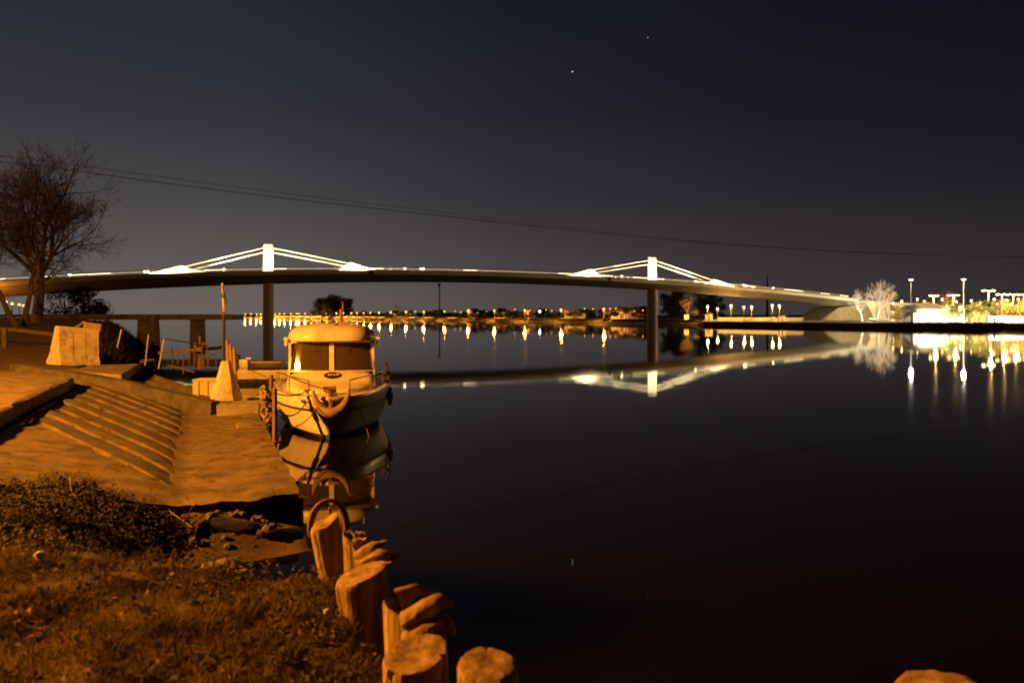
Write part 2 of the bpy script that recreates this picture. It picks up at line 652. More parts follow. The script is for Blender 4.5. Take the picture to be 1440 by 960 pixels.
pxs = [150, 200, 250, 300] + list(range(340, 1900, 8)) + [2000, 2300, 2600]
mb = MB()
rows = []
for px in pxs:
    D0 = far_D(px)
    quay = px > 985
    big = min(1.0, D0 / 400)
    if quay:
        prof = [(0, -.6), (.02, 1.22), (1.2, 1.25), (8, 1.42), (40, 1.5), (120, 1.7), (600, 2.2), (4000, 2.6)]
    else:
        prof = [(-.5, -.6), (1.0, .25), (2.5, .55), (9, 1.3), (40, 1.5), (120, 1.7), (600, 2.2), (4000, 2.6)]
    rows.append([Vector(((px - CX) / F * (D0 + o), D0 + o, z + (.25 * nz(px * .13, o) if not quay and 0 < o < 10 else 0))) for o, z in prof])
for a in range(len(rows) - 1):
    o = len(mb.v)
    n = len(rows[a])
    mb.add(rows[a] + rows[a + 1], [(i, i + 1, n + i + 1, n + i) for i in range(n - 1)])
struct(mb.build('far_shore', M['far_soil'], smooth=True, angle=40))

# low hills on the horizon
mb = MB()
ridge = []
for i in range(120):
    px = -300 + i * 20
    h = 9 + 7 * nz(px * .012, 3) + 5 * nz(px * .05, 8)
    if px > 700:
        h *= .6
    ridge.append((PD(px, HZ, 5600), max(4, h)))
vs = []
for p, h in ridge:
    q = Vector((p.x * 1.25, p.y * 1.25, 0))
    vs += [Vector((p.x, p.y, -1)), Vector((p.x * 1.04, p.y * 1.04, h + 3)), Vector((q.x, q.y, h * 1.1)), Vector((q.x * 1.1, q.y * 1.1, -1))]
mb.add(vs, [(4 * i + k, 4 * i + k + 1, 4 * i + k + 5, 4 * i + k + 4) for i in range(len(ridge) - 1) for k in range(3)])
struct(mb.build('hills', M['hill'], smooth=True, angle=180))

# ------------------------------------------------------------------ the bridge
BL, BR = Vector((-61.8, 202, 0)), Vector((42.6, 242, 0))
AX = (BR - BL).normalized()
NO = Vector((AX.y, -AX.x, 0))          # towards the camera
MIDP = (BL + BR) / 2


def s_at(px):
    k = (px - CX) / F
    return (k * MIDP.y - MIDP.x) / (AX.x - k * AX.y)


def A(s, o=0, z=0):
    p = MIDP + AX * s + NO * o
    return Vector((p.x, p.y, z))


meas = [(0, 397), (70, 391), (130, 388.8), (250, 385.8), (377, 381.8), (500, 379.9), (560, 380.2), (620, 381.5), (680, 383.8), (780, 387.8), (850, 391.6), (917, 396),
        (1000, 400.5), (1100, 410.8), (1180, 420)]
S_, Z_ = [], []
for px, py in meas:
    s = s_at(px)
    S_.append(s)
    Z_.append(CAMH + (HZ - py) / F * A(s, 6).y)
co = np.polyfit(S_, Z_, 4)


def dz(s):
    s = max(-135, min(150, s))
    return float(np.polyval(co, s))


bridge = thing('river_bridge', A(0, 0, 0), 'long floodlit white-towered cable-stayed bridge arching across the river', 'bridge')
bi = Matrix.Translation(-bridge.location)


def bbuild(mb, name, m, parent=None, smooth=False, angle=35, label=None):
    off = bridge.location
    mb.v = [(v[0] - off.x, v[1] - off.y, v[2] - off.z) for v in mb.v]
    o = mb.build(name, m, parent or bridge, smooth, angle)
    if label:
        o["label"] = label
    return o


HW = 6.6
mb = MB()
rings = []
for i in range(73):
    s = -150 + i * (280 / 72)
    z = dz(s)
    k = 1.0 + .30 * sstep(20, -110, s) + .15 * sstep(60, 120, s)
    sec = [(HW - .3, -.5), (HW - .3, 0), (HW, 0), (HW, -.55), (HW - .02, -1.0), (HW - 2.6, -1.65 * k), (2.2, -2.35 * k), (0, -2.5 * k), (-2.2, -2.35 * k), (-HW + 2.6, -1.65 * k), (-HW + .02, -1.0), (-HW, -.55), (-HW, 0), (-HW + .3, 0), (-HW + .3, -.5)]
    rings.append([A(s, o, z + d) for o, d in sec])
mb.loft(rings)
bbuild(mb, 'deck', M['bridge'], smooth=True, angle=25)
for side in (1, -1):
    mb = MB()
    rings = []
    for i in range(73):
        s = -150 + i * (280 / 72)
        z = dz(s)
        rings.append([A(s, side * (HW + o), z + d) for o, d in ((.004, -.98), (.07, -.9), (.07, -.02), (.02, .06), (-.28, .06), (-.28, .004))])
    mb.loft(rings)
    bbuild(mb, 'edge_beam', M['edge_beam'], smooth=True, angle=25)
mb = MB()
for i in range(72):
    s0, s1 = -150 + i * (280 / 72), -150 + (i + 1) * (280 / 72)
    mb.add([A(s0, 5.2, dz(s0) - .46), A(s1, 5.2, dz(s1) - .46), A(s1, -5.2, dz(s1) - .46), A(s0, -5.2, dz(s0) - .46)], [(0, 1, 2, 3)])
bbuild(mb, 'roadway', M['asphalt'])
# railings
for side in (1, -1):
    mb = MB()
    for h in (.25, .62, 1.0):
        mb.tube([A(-150 + i * 4, side * 6.4, dz(-150 + i * 4) + h) for i in range(70)], .035, 4)
    for i in range(140):
        s = -150 + i * 2
        mb.tube([A(s, side * 6.4, dz(s)), A(s, side * 6.4, dz(s) + 1.02)], .04, 4)
    bbuild(mb, 'railing', M['steel'])
# lights let into the near railing foot
s = -132.0
rr = random.Random(5)
for seg in range(96):
    if s > 124:
        break
    kind_ = rr.choices(['dim', 'mid', 'hot'], (.30, .5, .2) if s < -62 else (.62, .24, .14))[0]
    L = .5 if kind_ == 'hot' else rr.uniform(2.4, 4.2)
    hgt = {'dim': .07, 'mid': .12, 'hot': .26}[kind_]
    mb = MB()
    mb.prism([A(s, 6.2, dz(s) + .5), A(s + L, 6.2, dz(s + L) + .5), A(s + L, 6.2, dz(s + L) + .5 + hgt), A(s, 6.2, dz(s) + .5 + hgt)], -NO * .08)
    bbuild(mb, 'rail_light', E['rail_' + kind_])
    s += L + .06
TOPS = {-1: 21.4, 1: 21.1}
half = (BR - BL).length / 2
for sd, st in ((-1, -half), (1, half)):
    # tower: oval white column above the deck
    zt = CAMH + (HZ - (343.3 if sd < 0 else 362)) / F * A(st).y
    mb = MB()
    rings = []
    for z, k in ((dz(st) - .5, 1), (zt - .35, .98), (zt - .1, .93), (zt, .82)):
        rings.append([A(st, math.sin(a) * 1.5 * k, z) + AX * math.cos(a) * 1.28 * k for a in [2 * math.pi * j / 32 for j in range(32)]])
    mb.loft(rings)
    bbuild(mb, 'tower', M['tower'], smooth=True)
    # pier below the deck
    mb = MB()
    rings = []
    for z, k in ((-2, 1), (.5, 1), (dz(st) - 2.0, .97)):
        rings.append([A(st, math.sin(a) * 2.3 * k, z) + AX * math.cos(a) * 1.3 * k for a in [2 * math.pi * j / 32 for j in range(32)]])
    mb.loft(rings)
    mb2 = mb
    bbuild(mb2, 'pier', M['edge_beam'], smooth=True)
    for dr in (-1, 1):
        if sd < 0:
            pk = (200, 256, 292, 376.2) if dr < 0 else (532, 492, 474, 371.2)
        else:
            pk = (793, 829, 850, 380.6) if dr < 0 else (1040, 1003, 985, 394.6)
        s0, s1, s2 = s_at(pk[0]), s_at(pk[1]), s_at(pk[2])
        zp = CAMH + (HZ - pk[3]) / F * A(s1).y + .45
        mb = MB()
        prof = [(s0, dz(s0) + .1), (s1, zp), (s1 + (s2 - s1) * .35, zp - .7), (s2, dz(s2) + .35), (s2, dz(s2) - .3), (s0, dz(s0) - .3)]
        mb.prism([A(a, .55, z) for a, z in prof], -NO * 1.1)
        bbuild(mb, 'stay_anchor', M['tower'])
        # two stays from the fin to the tower head
        for k in (0, 1):
            zt1 = zt - .95 - k * 1.15
            sa = s1 + (s2 - s1) * (.05 + .25 * k)
            za = zp - .35 - k * .75
            mb = MB()
            mb.tube([A(sa, 0, za), A(st + dr * 1.2, 0, zt1)], .175, 8)
            bbuild(mb, 'stay_cable', M['tower'], smooth=True)
        # floodlights on the deck beside the anchor fin and along the stays
        for o in (5.0, -5.0):
            if o > 0:
                spot('stay_floodlight', A(s1 - dr * 1, o + .6, dz(s1) - .3), A(st + dr * 6, 0, zt - 2.6), 26000, WARM, 40, .6)
                spot('stay_floodlight', A(st + dr * 8, o + .6, dz(st) - .3), A((s1 + st) / 2, 0, (zt + zp) / 2 + .3), 14000, WARM, 80, .6)
            point('anchor_floodlight', A(s0 * .35 + s1 * .65, o, dz(s1) - .25), 9500 if o > 0 else 1500, WARM, .12)
            if o > 0:
                point('anchor_floodlight', A(s0 * .75 + s1 * .25, o * .7, dz(s0) - .25), 6000, WARM, .12)
    for o in (5.2, -5.2):
        for e in (-3.2, 3.2):
            spot('tower_floodlight', A(st + e, o + .5, dz(st) - .3), A(st, 0, zt - 3.6), 6000 if o > 0 else 3000, WARM, 110, .3)
# square sign plates on the deck edge
for px in (515, 842):
    s = s_at(px)
    mb = MB()
    mb.prism([A(s - .55, HW + .12, dz(s) - 1.0), A(s + .55, HW + .12, dz(s) - 1.0), A(s + .55, HW + .12, dz(s) + .2), A(s - .55, HW + .12, dz(s) + .2)], -NO * .05)
    bbuild(mb, 'sign_plate', M['black'])
# right abutment wedge
mb = MB()
sa, sb = s_at(1134), s_at(1203)
poly = [(sa, 1.2), (s_at(1212), 1.2), (sb, dz(sb) - .6), (s_at(1196), dz(s_at(1196)) - 1.5), (s_at(1160), 5.6)]
mb.prism([A(a, 6.0, z) for a, z in poly], -NO * 12)
bbuild(mb, 'abutment', M['concrete'])

# approach retaining wall with leaning buttresses and a doorway
s0, s1 = sb + .5, s_at(1285)
wall = thing('approach_wall', A(s0, 6, 1.4), 'bright retaining wall continuing from the bridge end, with slanted buttress slots and a doorway', 'wall')


def lbuild(mb, root, name, m, smooth=False, angle=35, parent=None, label=None):
    off = root.location
    rz = Matrix.Rotation(-root.rotation_euler.z, 3, 'Z')
    mb.v = [tuple(rz @ (Vector(v) - off)) for v in mb.v]
    o = mb.build(name, m, parent or root, smooth, angle)
    if label:
        o["label"] = label
    return o


def zw(s):
    return CAMH + (HZ - (423 + 4.5 * (s - s0) / (s1 - s0))) / F * A(s, 6).y


mb = MB()
mb.prism([A(s0 + 2.2, 6.2, 1.0), A(s1, 6.2, 1.0), A(s1, 6.2, zw(s1)), A(s0 - 2.0, 6.2, zw(s0))], -NO * 12)
lbuild(mb, wall, 'wall_body', M['render_wall'])
for p0, p1, pt0, pt1 in ((1227, 1231, 1223.5, 1226), (1238, 1241, 1231, 1234)):
    mb = MB()
    mb.prism([A(s_at(p0), 6.28, 2.2), A(s_at(p1), 6.28, 2.2), A(s_at(pt1), 6.28, 6.8), A(s_at(pt0), 6.28, 6.8)], -NO * .3)
    lbuild(mb, wall, 'buttress_slot', M['dark_concrete'])
mb = MB()
mb.prism([A(s_at(1241), 6.28, 1.6), A(s_at(1250), 6.28, 1.6), A(s_at(1247.5), 6.28, 5.0), A(s_at(1241), 6.28, 5.0)], -NO * .3)
lbuild(mb, wall, 'door', M['door_wood'])

# ------------------------------------------------------------------ lamps
def lamp_proto(name, loc, label, cat, group, h, head, em, r):
    t = thing(name, loc, label, cat, group)
    mb = MB()
    mb.tube([(0, 0, -.3), (0, 0, h * .5), (0, 0, h - r * .9)], [.11, .08, .06], 8)
    mb.build('pole', M['galv'], t, True)
    if head == 'globe':
        mb = MB()
        mb.sphere((0, 0, h), r, 14, 10)
        mb.build('globe', em, t, True)
        mb = MB()
        mb.sphere((0, 0, h - r * .85), r * .45, 10, 6, (1, 1, .4))
        mb.build('globe_holder', M['black'], t, True)
    else:
        n = 2 if head == 'double' else 1
        mb = MB()
        ln = 1.3 if head == 'double' else .9
        mb.tube([(-ln if n == 2 else -.5, 0, h), (0, 0, h - .05), (ln if n == 2 else .5, 0, h)], .05, 6)
        mb.build('arm', M['galv'], t)
        for sgn in ((-1, 1) if n == 2 else (1,)):
            mb = MB()
            ln = ln if n == 2 else 0
            mb.box((sgn * ln, 0, h + .06), (r * 2.4, r * 1.5, .16), bev=.04)
            hd = mb.build('lamp_head', M['galv'], t)
            mb = MB()
            mb.sphere((sgn * ln, 0, h - .04), r, 12, 8, (1.05, .8, .42))
            mb.build('lens', em, hd, True)
    return t


# far promenade row
row = [345, 353, 361, 367, 387, 393, 400, 409, 417, 420.5, 429, 438, 445.5, 458, 473, 483, 494, 502, 511.5, 521, 533, 550, 571, 596, 625, 658, 695, 738, 789, 849]
proto = None
for i, px in enumerate(row):
    off = 10.5
    D = far_D(px) + off
    h = 4.45 if px > 540 else 4.2
    loc = Vector(((px - CX) / F * D, D, 1.3))
    if px < 375:
        lab = f"tiny sodium globe lamp far off left of the bridge pier, {ORD[i]} from the left"
    elif px < 445:
        lab = f"small sodium globe lamp between bridge pier and big dark grove, {ORD[i - 4]} after the pier"
    elif px < 540:
        lab = f"sodium globe lamp on the far promenade above the boat roof, {ORD[i - 12]} of that stretch"
    else:
        lab = f"glowing sodium globe lamp on the far promenade, {ORD[i - 21]} to the right of the boat"
    if proto is None:
        proto = lamp_proto('promenade_lamp', loc, lab, 'street lamp', 'sodium globe lamps along the far promenade', 4.4, 'globe', E['sodium'], .56)
        o = proto
    else:
        o = dup(proto, loc, lab)
    k = max(1.0, D / 520) * (.88 if 470 < px < 535 else 1) * R.uniform(.88, 1.1)
    o.scale = (k, k, 1.0 * h / 4.4)
    point('lamp_light', loc + Vector((0, -.8 * k, h)), 7500 * k ** .5, (1, .38, .03), .5)
sml = [548, 561, 584, 611, 640, 648, 672, 684, 707, 716, 724, 748, 768, 776, 801, 812, 822, 834, 858, 866, 880, 892, 904]  # globes added to stand for lamplit trunks between the lamps
small0 = None
for i, px in enumerate(sml):
    D = far_D(px) + R.uniform(26, 48)
    loc = Vector(((px - CX) / F * D, D, 1.9))
    lab = f"added glow globe for lit trunks behind the far promenade row, {ORD[i]} from the boat"
    if small0 is None:
        small0 = lamp_proto('added_glow_lamp', loc, lab, 'street lamp', 'added glow globes set back from the far promenade', 3.6, 'globe', E['sodium_dim'], .24)
        o = small0
    else:
        o = dup(small0, loc, lab)
    k = D / 460
    o.scale = (k * R.uniform(.7, 1.1), k, R.uniform(.8, 1.25))
# pale promenade path, rising gently away from the water, behind the grassy bank
mb = MB()
q = [(px, far_D(px)) for px in range(380, 1136, 6)]
vs = []
for px, D in q:
    for off, z in ((9.2, 1.32), (24, 1.32 + D / 1120 * 1.9)):
        vs.append(Vector(((px - CX) / F * (D + off), D + off, z)))
mb.add(vs, [(2 * i, 2 * i + 1, 2 * i + 3, 2 * i + 2) for i in range(len(q) - 1)])
struct(mb.build('promenade_path', M['render_wall'], smooth=True, angle=180))
mb = MB()
rings = []
for px, D in q:
    x = (px - CX) / F
    rings.append([Vector((x * (D + 9.0), D + 9.0, .9)), Vector((x * (D + 9.0), D + 9.0, 1.42)), Vector((x * (D + 9.3), D + 9.3, 1.42)), Vector((x * (D + 9.3), D + 9.3, .9))])
mb.loft(rings)
tag(mb.build('promenade_kerb', M['render_wall']), 'pale kerb running along the top of the far grassy bank', 'kerb')
# cool white one among them
o = lamp_proto('promenade_lamp', far_P(759, 30, 1.4), 'white globe lamp set back among the orange ones on the far promenade', 'street lamp', None, 3.9, 'globe', E['white'], .4)

# pale lamps under the right end of the bridge
lst = [(995, 431), (1009, 434), (1028, 430), (1046, 432), (1057, 431.5), (1086, 429.5), (1096, 430)]
proto = None
for i, (px, py) in enumerate(lst):
    D = far_D(px) + 9 + (i % 3) * 2
    loc = Vector(((px - CX) / F * D, D, 1.4))
    h = CAMH + (HZ - py) / F * D - 1.4
    lab = f"short warm-white promenade lamp under the bridge end, {ORD[i]} right of the orange tree"
    if proto is None:
        proto = lamp_proto('promenade_lamp', loc, lab, 'street lamp', 'lamps under the bridge end', 4.4, 'globe', E['warm'], .30)
        o = proto
    else:
        o = dup(proto, loc, lab)
    o.scale = (1, 1, h / 4.4)
    point('lamp_light', loc + Vector((0, -.5, h * .88)), 1100, (1, .50, .11), .2)

# tall white mast lamps by the palms
for px, py, D, lab in ((1281, 393, 192, 'tall white mast lamp by the small palm, left of the white building'), (1355, 392.5, 188, 'tall white mast lamp rising behind the bushy palm')):
    loc = Vector(((px - CX) / F * D, D, 1.4))
    h = CAMH + (HZ - py) / F * D - 1.4
    lamp_proto('mast_lamp', loc, lab, 'street lamp', 'tall white mast lamps', h, 'single', E['white'], .42)
# double-headed lamps at the right edge
proto = None
for i, (px, py, D, lab) in enumerate(((1390, 408.5, 196, 'double-headed lamp above the thick-trunked palm'), (1409, 414, 205, 'double-headed lamp next right of the thick-trunked palm'),
                                      (1425, 414, 212, 'double-headed lamp over the low white wall, third from the palm'), (1440, 414, 218, 'double-headed lamp cut by the right edge of the photo'),
                                      (1313, 415.5, 222, 'lamp standing behind the white building roof'), (1341, 415, 226, 'lamp in front of the tall orange bare tree'))):
    loc = Vector(((px - CX) / F * D, D, 1.5))
    h = CAMH + (HZ - py) / F * D - 1.5
    if proto is None:
        proto = lamp_proto('double_lamp', loc, lab, 'street lamp', 'double-headed warm lamps on the right bank', 7.8, 'double', E['warm'], .36)
        o = proto
    else:
        o = dup(proto, loc, lab, R.uniform(-.4, .4))
    o.scale = (1, 1, h / 7.8)
    point('lamp_light', loc + Vector((0, -1.0, h * .93)), 18000, (1, .60, .16), .3)
small0 = None  # extra lamps added for denser golden reflections on the water
for i, (px, py, off) in enumerate(((1256, 427, 46), (1268, 424, 52), (1290, 421, 60), (1300, 424, 48), (1325, 421, 62), (1345, 424, 56), (1366, 423, 58), (1378, 427, 50), (1398, 421, 44), (1403, 427, 60), (1416, 422, 52), (1422, 428, 40), (1432, 421, 46), (1437, 426, 58))):
    D = far_D(px) + off
    loc = Vector(((px - CX) / F * D, D, 1.7))
    h = CAMH + (HZ - py) / F * D - 1.7
    lab = f"added warm lamp among the trees of the right bank, {ORD[i]} right of the bridge end"
    if small0 is None:
        small0 = lamp_proto('added_glow_lamp', loc, lab, 'street lamp', 'added warm lamps among the trees of the right bank', 4.0, 'globe', E['warm'], .22)
        o = small0
    else:
        o = dup(small0, loc, lab)
    o.scale = (1, 1, h / 4.0)
# lamps seen under the bridge at the far left
for i, (px, py, D) in enumerate(((8, 424.5, 120), (17, 427, 140), (27, 428.3, 165), (32.5, 429.5, 190), (39, 430.5, 215))):
    loc = Vector(((px - CX) / F * D, D, 2.6))
    h = CAMH + (HZ - py) / F * D - 2.6
    lab = f"orange street lamp under the left bridge end, {ORD[i]} of the receding row"
    if i == 0:
        proto = lamp_proto('street_lamp', loc, lab, 'street lamp', 'street lamps behind the bare trees', 3.0, 'globe', E['sodium'], .26)
        o = proto
    else:
        o = dup(proto, loc, lab)
    o.scale = (1, 1, h / 3.0)
point('lamp_light', A(s_at(-6), 9, 6.5), 2600, SOD, .3)
point('lamp_light', A(s_at(-70), 6, 5), 3000, SOD, .3)

# ------------------------------------------------------------------ trees
def grow(mb, mb2, p, d, L, r, lev, maxlev, rnd, up, spread, kids, shrink=.72, nseg=4, rmin=.006):
    pts, rs = [p.copy()], [r]
    dd = d.copy()
    q = p.copy()
    for i in range(nseg):
        dd = (dd + Vector((rnd.gauss(0, .10), rnd.gauss(0, .10), rnd.gauss(0, .07) + up * .08))).normalized()
        q = q + dd * (L / nseg)
        pts.append(q.copy())
        rs.append(r * (1 - .45 * (i + 1) / nseg))
    (mb if lev == 0 else mb2).tube(pts, rs, max(3, 8 - lev * 2), cap=False)
    if lev >= maxlev:
        return
    nk = kids[min(lev, len(kids) - 1)]
    for k in range(nk):
        f = 1.0 if k == 0 else rnd.uniform(.35 if lev else .62, 1.0)
        j = f * nseg
        i0 = min(int(j), nseg - 1)
        bp_ = pts[i0].lerp(pts[i0 + 1], j - i0)
        ax = dd.orthogonal().normalized()
        ax = Matrix.Rotation(rnd.uniform(0, 6.283), 3, dd) @ ax
        ang = (rnd.uniform(.12, .35) if k == 0 else rnd.uniform(.4, .95)) * spread
        nd_ = Matrix.Rotation(ang, 3, ax) @ dd
        nd_ = (nd_ + Vector((0, 0, up * .25))).normalized()
        grow(mb, mb2, bp_, nd_, L * shrink * rnd.uniform(.75, 1.12), max(rs[i0] * (.8 if k == 0 else .58), rmin), lev + 1, maxlev, rnd, up, spread, kids, shrink, max(2, nseg - (lev > 1)), rmin)


def bare_tree(name, loc, h, r, seed, label, group, mtr, mtw, maxlev=5, kids=(4, 4, 4, 3, 3), spread=1.0, up=.35, trunk=.28, lean=(0, 0), rmin=None):
    t = thing(name, loc, label, 'tree', group)
    rnd = random.Random(seed)
    a, c = MB(), MB()
    grow(a, c, Vector((0, 0, -.3)), Vector((lean[0], lean[1], 1)).normalized(), h * trunk, r, 0, maxlev, rnd, up, spread, kids, rmin=rmin or .006)
    a.build('trunk', mtr, t, True, 180, recalc=False)
    c.build('crown', mtw, t, True, 180, recalc=False)
    return t


def leaf_cloud(mb, clumps, n, size, rnd, flat=.5):
    for _ in range(n):
        c, r = rnd.choice(clumps)
        while True:
            v = Vector((rnd.uniform(-1, 1), rnd.uniform(-1, 1), rnd.uniform(-1, 1)))
            if .25 < v.length < 1:
                break
        v = v * (r * (.55 + .5 * rnd.random()))
        p = Vector(c) + Vector((v.x, v.y, v.z * .8))
        a = Vector((rnd.gauss(0, 1), rnd.gauss(0, 1), rnd.gauss(0, 1))).normalized()
        b_ = a.orthogonal().normalized()
        e = a.cross(b_)
        s = size * rnd.uniform(.6, 1.3)
        mb.add([p - b_ * s, p + e * s * .5, p + b_ * s, p - e * s * .5], [(0, 1, 2, 3)])


def leafy_tree(name, loc, h, w_, seed, label, group, mleaf, mtr, nl=900, leaf=.3, bare=.3, cat='tree', ncl=14, tk_=1.0):
    t = thing(name, loc, label, cat, group)
    rnd = random.Random(seed)
    a = MB()
    a.tube([(0, 0, -.3), (rnd.uniform(-.2, .2), 0, h * .3), (rnd.uniform(-.3, .3), 0, h * .62)], [(h * .03 + .05) * tk_, (h * .022 + .03) * tk_, (h * .01 + .02) * tk_], 7)
    cl = []
    for i in range(ncl):
        an = rnd.uniform(0, 6.283)
        rad = w_ / 2 * math.sqrt(rnd.random()) * .78
        z = h * (bare + (.93 - bare) * rnd.random() ** .8)
        k = 1 - .55 * ((z / h - bare) / (1 - bare)) ** 2
        c = Vector((math.cos(an) * rad * k, math.sin(an) * rad * k, z * .94))
        cl.append((c, rnd.uniform(.16, .27) * w_))
        a.tube([(0, 0, h * bare * .9), tuple(c)], [h * .012 + .02, .02], 5)
    a.build('trunk', mtr, t, True, 180, recalc=False)
    m_ = MB()
    leaf_cloud(m_, cl, nl, leaf, rnd)
    m_.build('crown', mleaf, t, recalc=False)
    return t


# the large bare tree and its two smaller neighbours on the near bank
def gz(px, D):
    x = (px - CX) / F * D
    return Vector((x, D, ground_z(x, D)))


p = gz(50, 58)
bare_tree('bare_tree', p, 18.6, .44, 21, 'large bare spreading tree on the left bank in front of the bridge', None, M['bark'], M['twig'], 6, (7, 5, 5, 4, 4, 3), 1.1, .36, .25, rmin=.013)
p = gz(24, 46)
bare_tree('bare_tree', p, 8.5, .19, 5, 'slender bare tree left of the large one, trunk against the orange bridge end', None, M['bark'], M['twig'], 5, (3, 3, 3, 3, 2), .95, .4, .34, (-.12, 0))
p = gz(35, 48)
bare_tree('bare_tree', p, 8.0, .20, 9, 'thin dark bare tree trunk between the slender one and the large tree', None, M['bark'], M['twig'], 5, (3, 3, 3, 3, 2), .9, .4, .36, (.06, 0))
p = gz(-25, 50)
bare_tree('bare_tree', p, 17.5, .40, 33, 'bare tree with branches entering at the left edge of the photo', None, M['bark'], M['twig'], 6, (6, 5, 4, 4, 3, 3), 1.15, .32, .24, rmin=.012)
# thin sapling by the old bridge
p = PD(152, 449, 88)
p.z = 2.0
bare_tree('bare_sapling', p, 3.6, .04, 14, 'thin bare sapling sticking up beside the old low bridge', None, M['twig'], M['twig'], 4, (5, 4, 3, 3), .9, .4, .3)

# dark evergreen clump under the left bridge end
for i, (px, D, h, w_, lab) in enumerate(((118, 150, 6.6, 8.5, 'dark evergreen tree under the left bridge end, right one with open crown'), (92, 165, 7.2, 9, 'dark evergreen tree under the left bridge end, beside the bare tree trunk'),
                                         (140, 175, 3.2, 6, 'low dark bush right of the evergreens under the bridge'))):
    loc = PD(px, HZ, D)
    loc.z = 2.0
    leafy_tree('evergreen_tree', loc, h, w_, 40 + i, lab, 'evergreens under the left bridge end', M['dark_leaf'], M['bark'], 1500, .26, .15, ncl=18)

# big dark grove on the far bank
for i, (px, D, h, w_, lab) in enumerate(((452, 800, 19.5, 23, 'dark round tree at the left of the far grove behind the boat'), (470, 790, 23.5, 26, 'tallest dark tree in the middle of the far grove behind the boat'),
                                         (486, 780, 20, 20, 'dark tree at the right of the far grove behind the boat'))):
    loc = PD(px, HZ, D)
    loc.z = 1.5
    leafy_tree('grove_tree', loc, h, w_, 60 + i, lab, 'dark grove behind the boat', M['dark_leaf'], M['bark'], 4200, .7, .1, ncl=30)
# dark tall trees behind the right pier
for i, (px, D, h, w_, lab) in enumerate(((940, 320, 12, 10, 'dark tree just right of the right bridge pier'), (985, 325, 18.5, 13, 'tall dark tree whose top shows above the bridge deck'),
                                         (1004, 330, 12.5, 10, 'dark tree behind the bridge, right of the tallest'), (955, 335, 13.5, 9, 'dark tree behind the orange one under the bridge'))):
    loc = PD(px, HZ, D)
    loc.z = 1.5
    leafy_tree('dark_tree', loc, h, w_, 80 + i, lab, 'dark trees behind the right pier', M['dark_leaf'], M['bark'], 3600, .34, .1, ncl=26)
leafy_tree('autumn_tree', far_P(967, 10, 1.4), 8.2, 7.4, 90, 'orange lamplit tree under the bridge, right of the right pier', None, M['autumn_leaf'], M['bark'], 1500, .22, .3)
spot('lamp_light', far_P(963, 3.5, 1.7), far_P(967, 10, 6.0), 5500, (1, .45, .06), 90, .5)

# row of small trees along the far promenade
protos = []
tp = [508, 516, 528, 541, 555, 563, 577, 586, 604, 609, 615, 637, 645, 650, 662, 669, 677, 685, 702, 709, 714, 717.5, 722, 731, 745, 752, 767, 780, 797, 803, 809, 815, 826, 834, 840, 857, 863, 868, 881, 893]
for i, px in enumerate(tp):
    D = far_D(px) + R.uniform(11.5, 20)
    loc = Vector(((px - CX) / F * D, D, 1.4))
    lab = f"small lamplit tree on the far promenade, {ORD[i]} from the boat towards the right pier"
    rz = R.uniform(0, 6.28)
    k = R.uniform(.8, 1.25)
    if i < 4:
        t = leafy_tree('promenade_tree', loc, (4.0, 3.4, 4.6, 3.7)[i], (3.4, 3.0, 2.6, 3.6)[i], 100 + i, lab, 'small trees along the far promenade', M['autumn_leaf'] if i != 1 else M['far_leaf'], M['pale_bark'], 380, .26, .45, tk_=1.35)
        t.rotation_euler.z = rz
        protos.append(t)
    else:
        dup(protos[i % 4], loc, lab, rz, k)
# taller dark backing trees
bp0 = None
tb = [505, 512, 538, 556, 577, 612, 622, 655, 678, 714, 740, 764, 790, 818, 848, 876, 908, 500, 522, 531, 546, 566, 590, 602, 632, 640, 667, 690, 706, 727, 756, 773, 806, 830, 866, 884, 900]
for i, px in enumerate(tb):
    D = far_D(px) + R.uniform(32, 60)
    loc = Vector(((px - CX) / F * D, D, 1.5))
    lab = f"dark bushy tree behind the far promenade lamps, {ORD[i]} from the boat"
    if bp0 is None:
        bp0 = leafy_tree('backing_tree', loc, 5.4, 5.6, 140, lab, 'dark trees behind the far promenade', M['dark_leaf'], M['bark'], 1100, .34, .06)
    else:
        dup(bp0, loc, lab, R.uniform(0, 6.28), (R.uniform(.8, 1.6), R.uniform(.8, 1.4), R.uniform(.6, 1.25)))
bare_tree('bare_tree', far_P(560, 25, 1.4), 15, .3, 51, 'tall bare tree on the far bank rising above the promenade lamps', None, M['twig'], M['twig'], 5, (4, 4, 4, 3, 3), 1.0, .3, .3)
bare_tree('bare_tree', far_P(662, 30, 1.4), 8.5, .2, 52, 'faint bare tree above the far promenade near the middle', None, M['twig'], M['twig'], 4, (4, 4, 4, 3), 1.0, .3, .3)

# long low hedge strip of lit ground cover on the far promenade edge
mb = MB()
rnd = random.Random(4)
for _ in range(5200):
    px = rnd.uniform(500, 985)
    q = far_P(px, rnd.uniform(3.5, 12), 0)
    off = q.y - far_D(px)
    q.z = lerp_tab([(0, .1), (1, .25), (2.5, .55), (9, 1.3), (40, 1.5)], off) + .05
    s = rnd.uniform(.15, .5)
    a = rnd.uniform(0, 6.28)
    mb.add([q + Vector((math.cos(a) * s, math.sin(a) * s, 0)), q + Vector((0, 0, rnd.uniform(.2, .5))), q - Vector((math.cos(a) * s, math.sin(a) * s, 0))], [(0, 1, 2)])
o = mb.build('bank_grass', M['far_leaf'], recalc=False)
o["kind"] = "stuff"
o["label"] = "lamplit rough grass along the far bank"

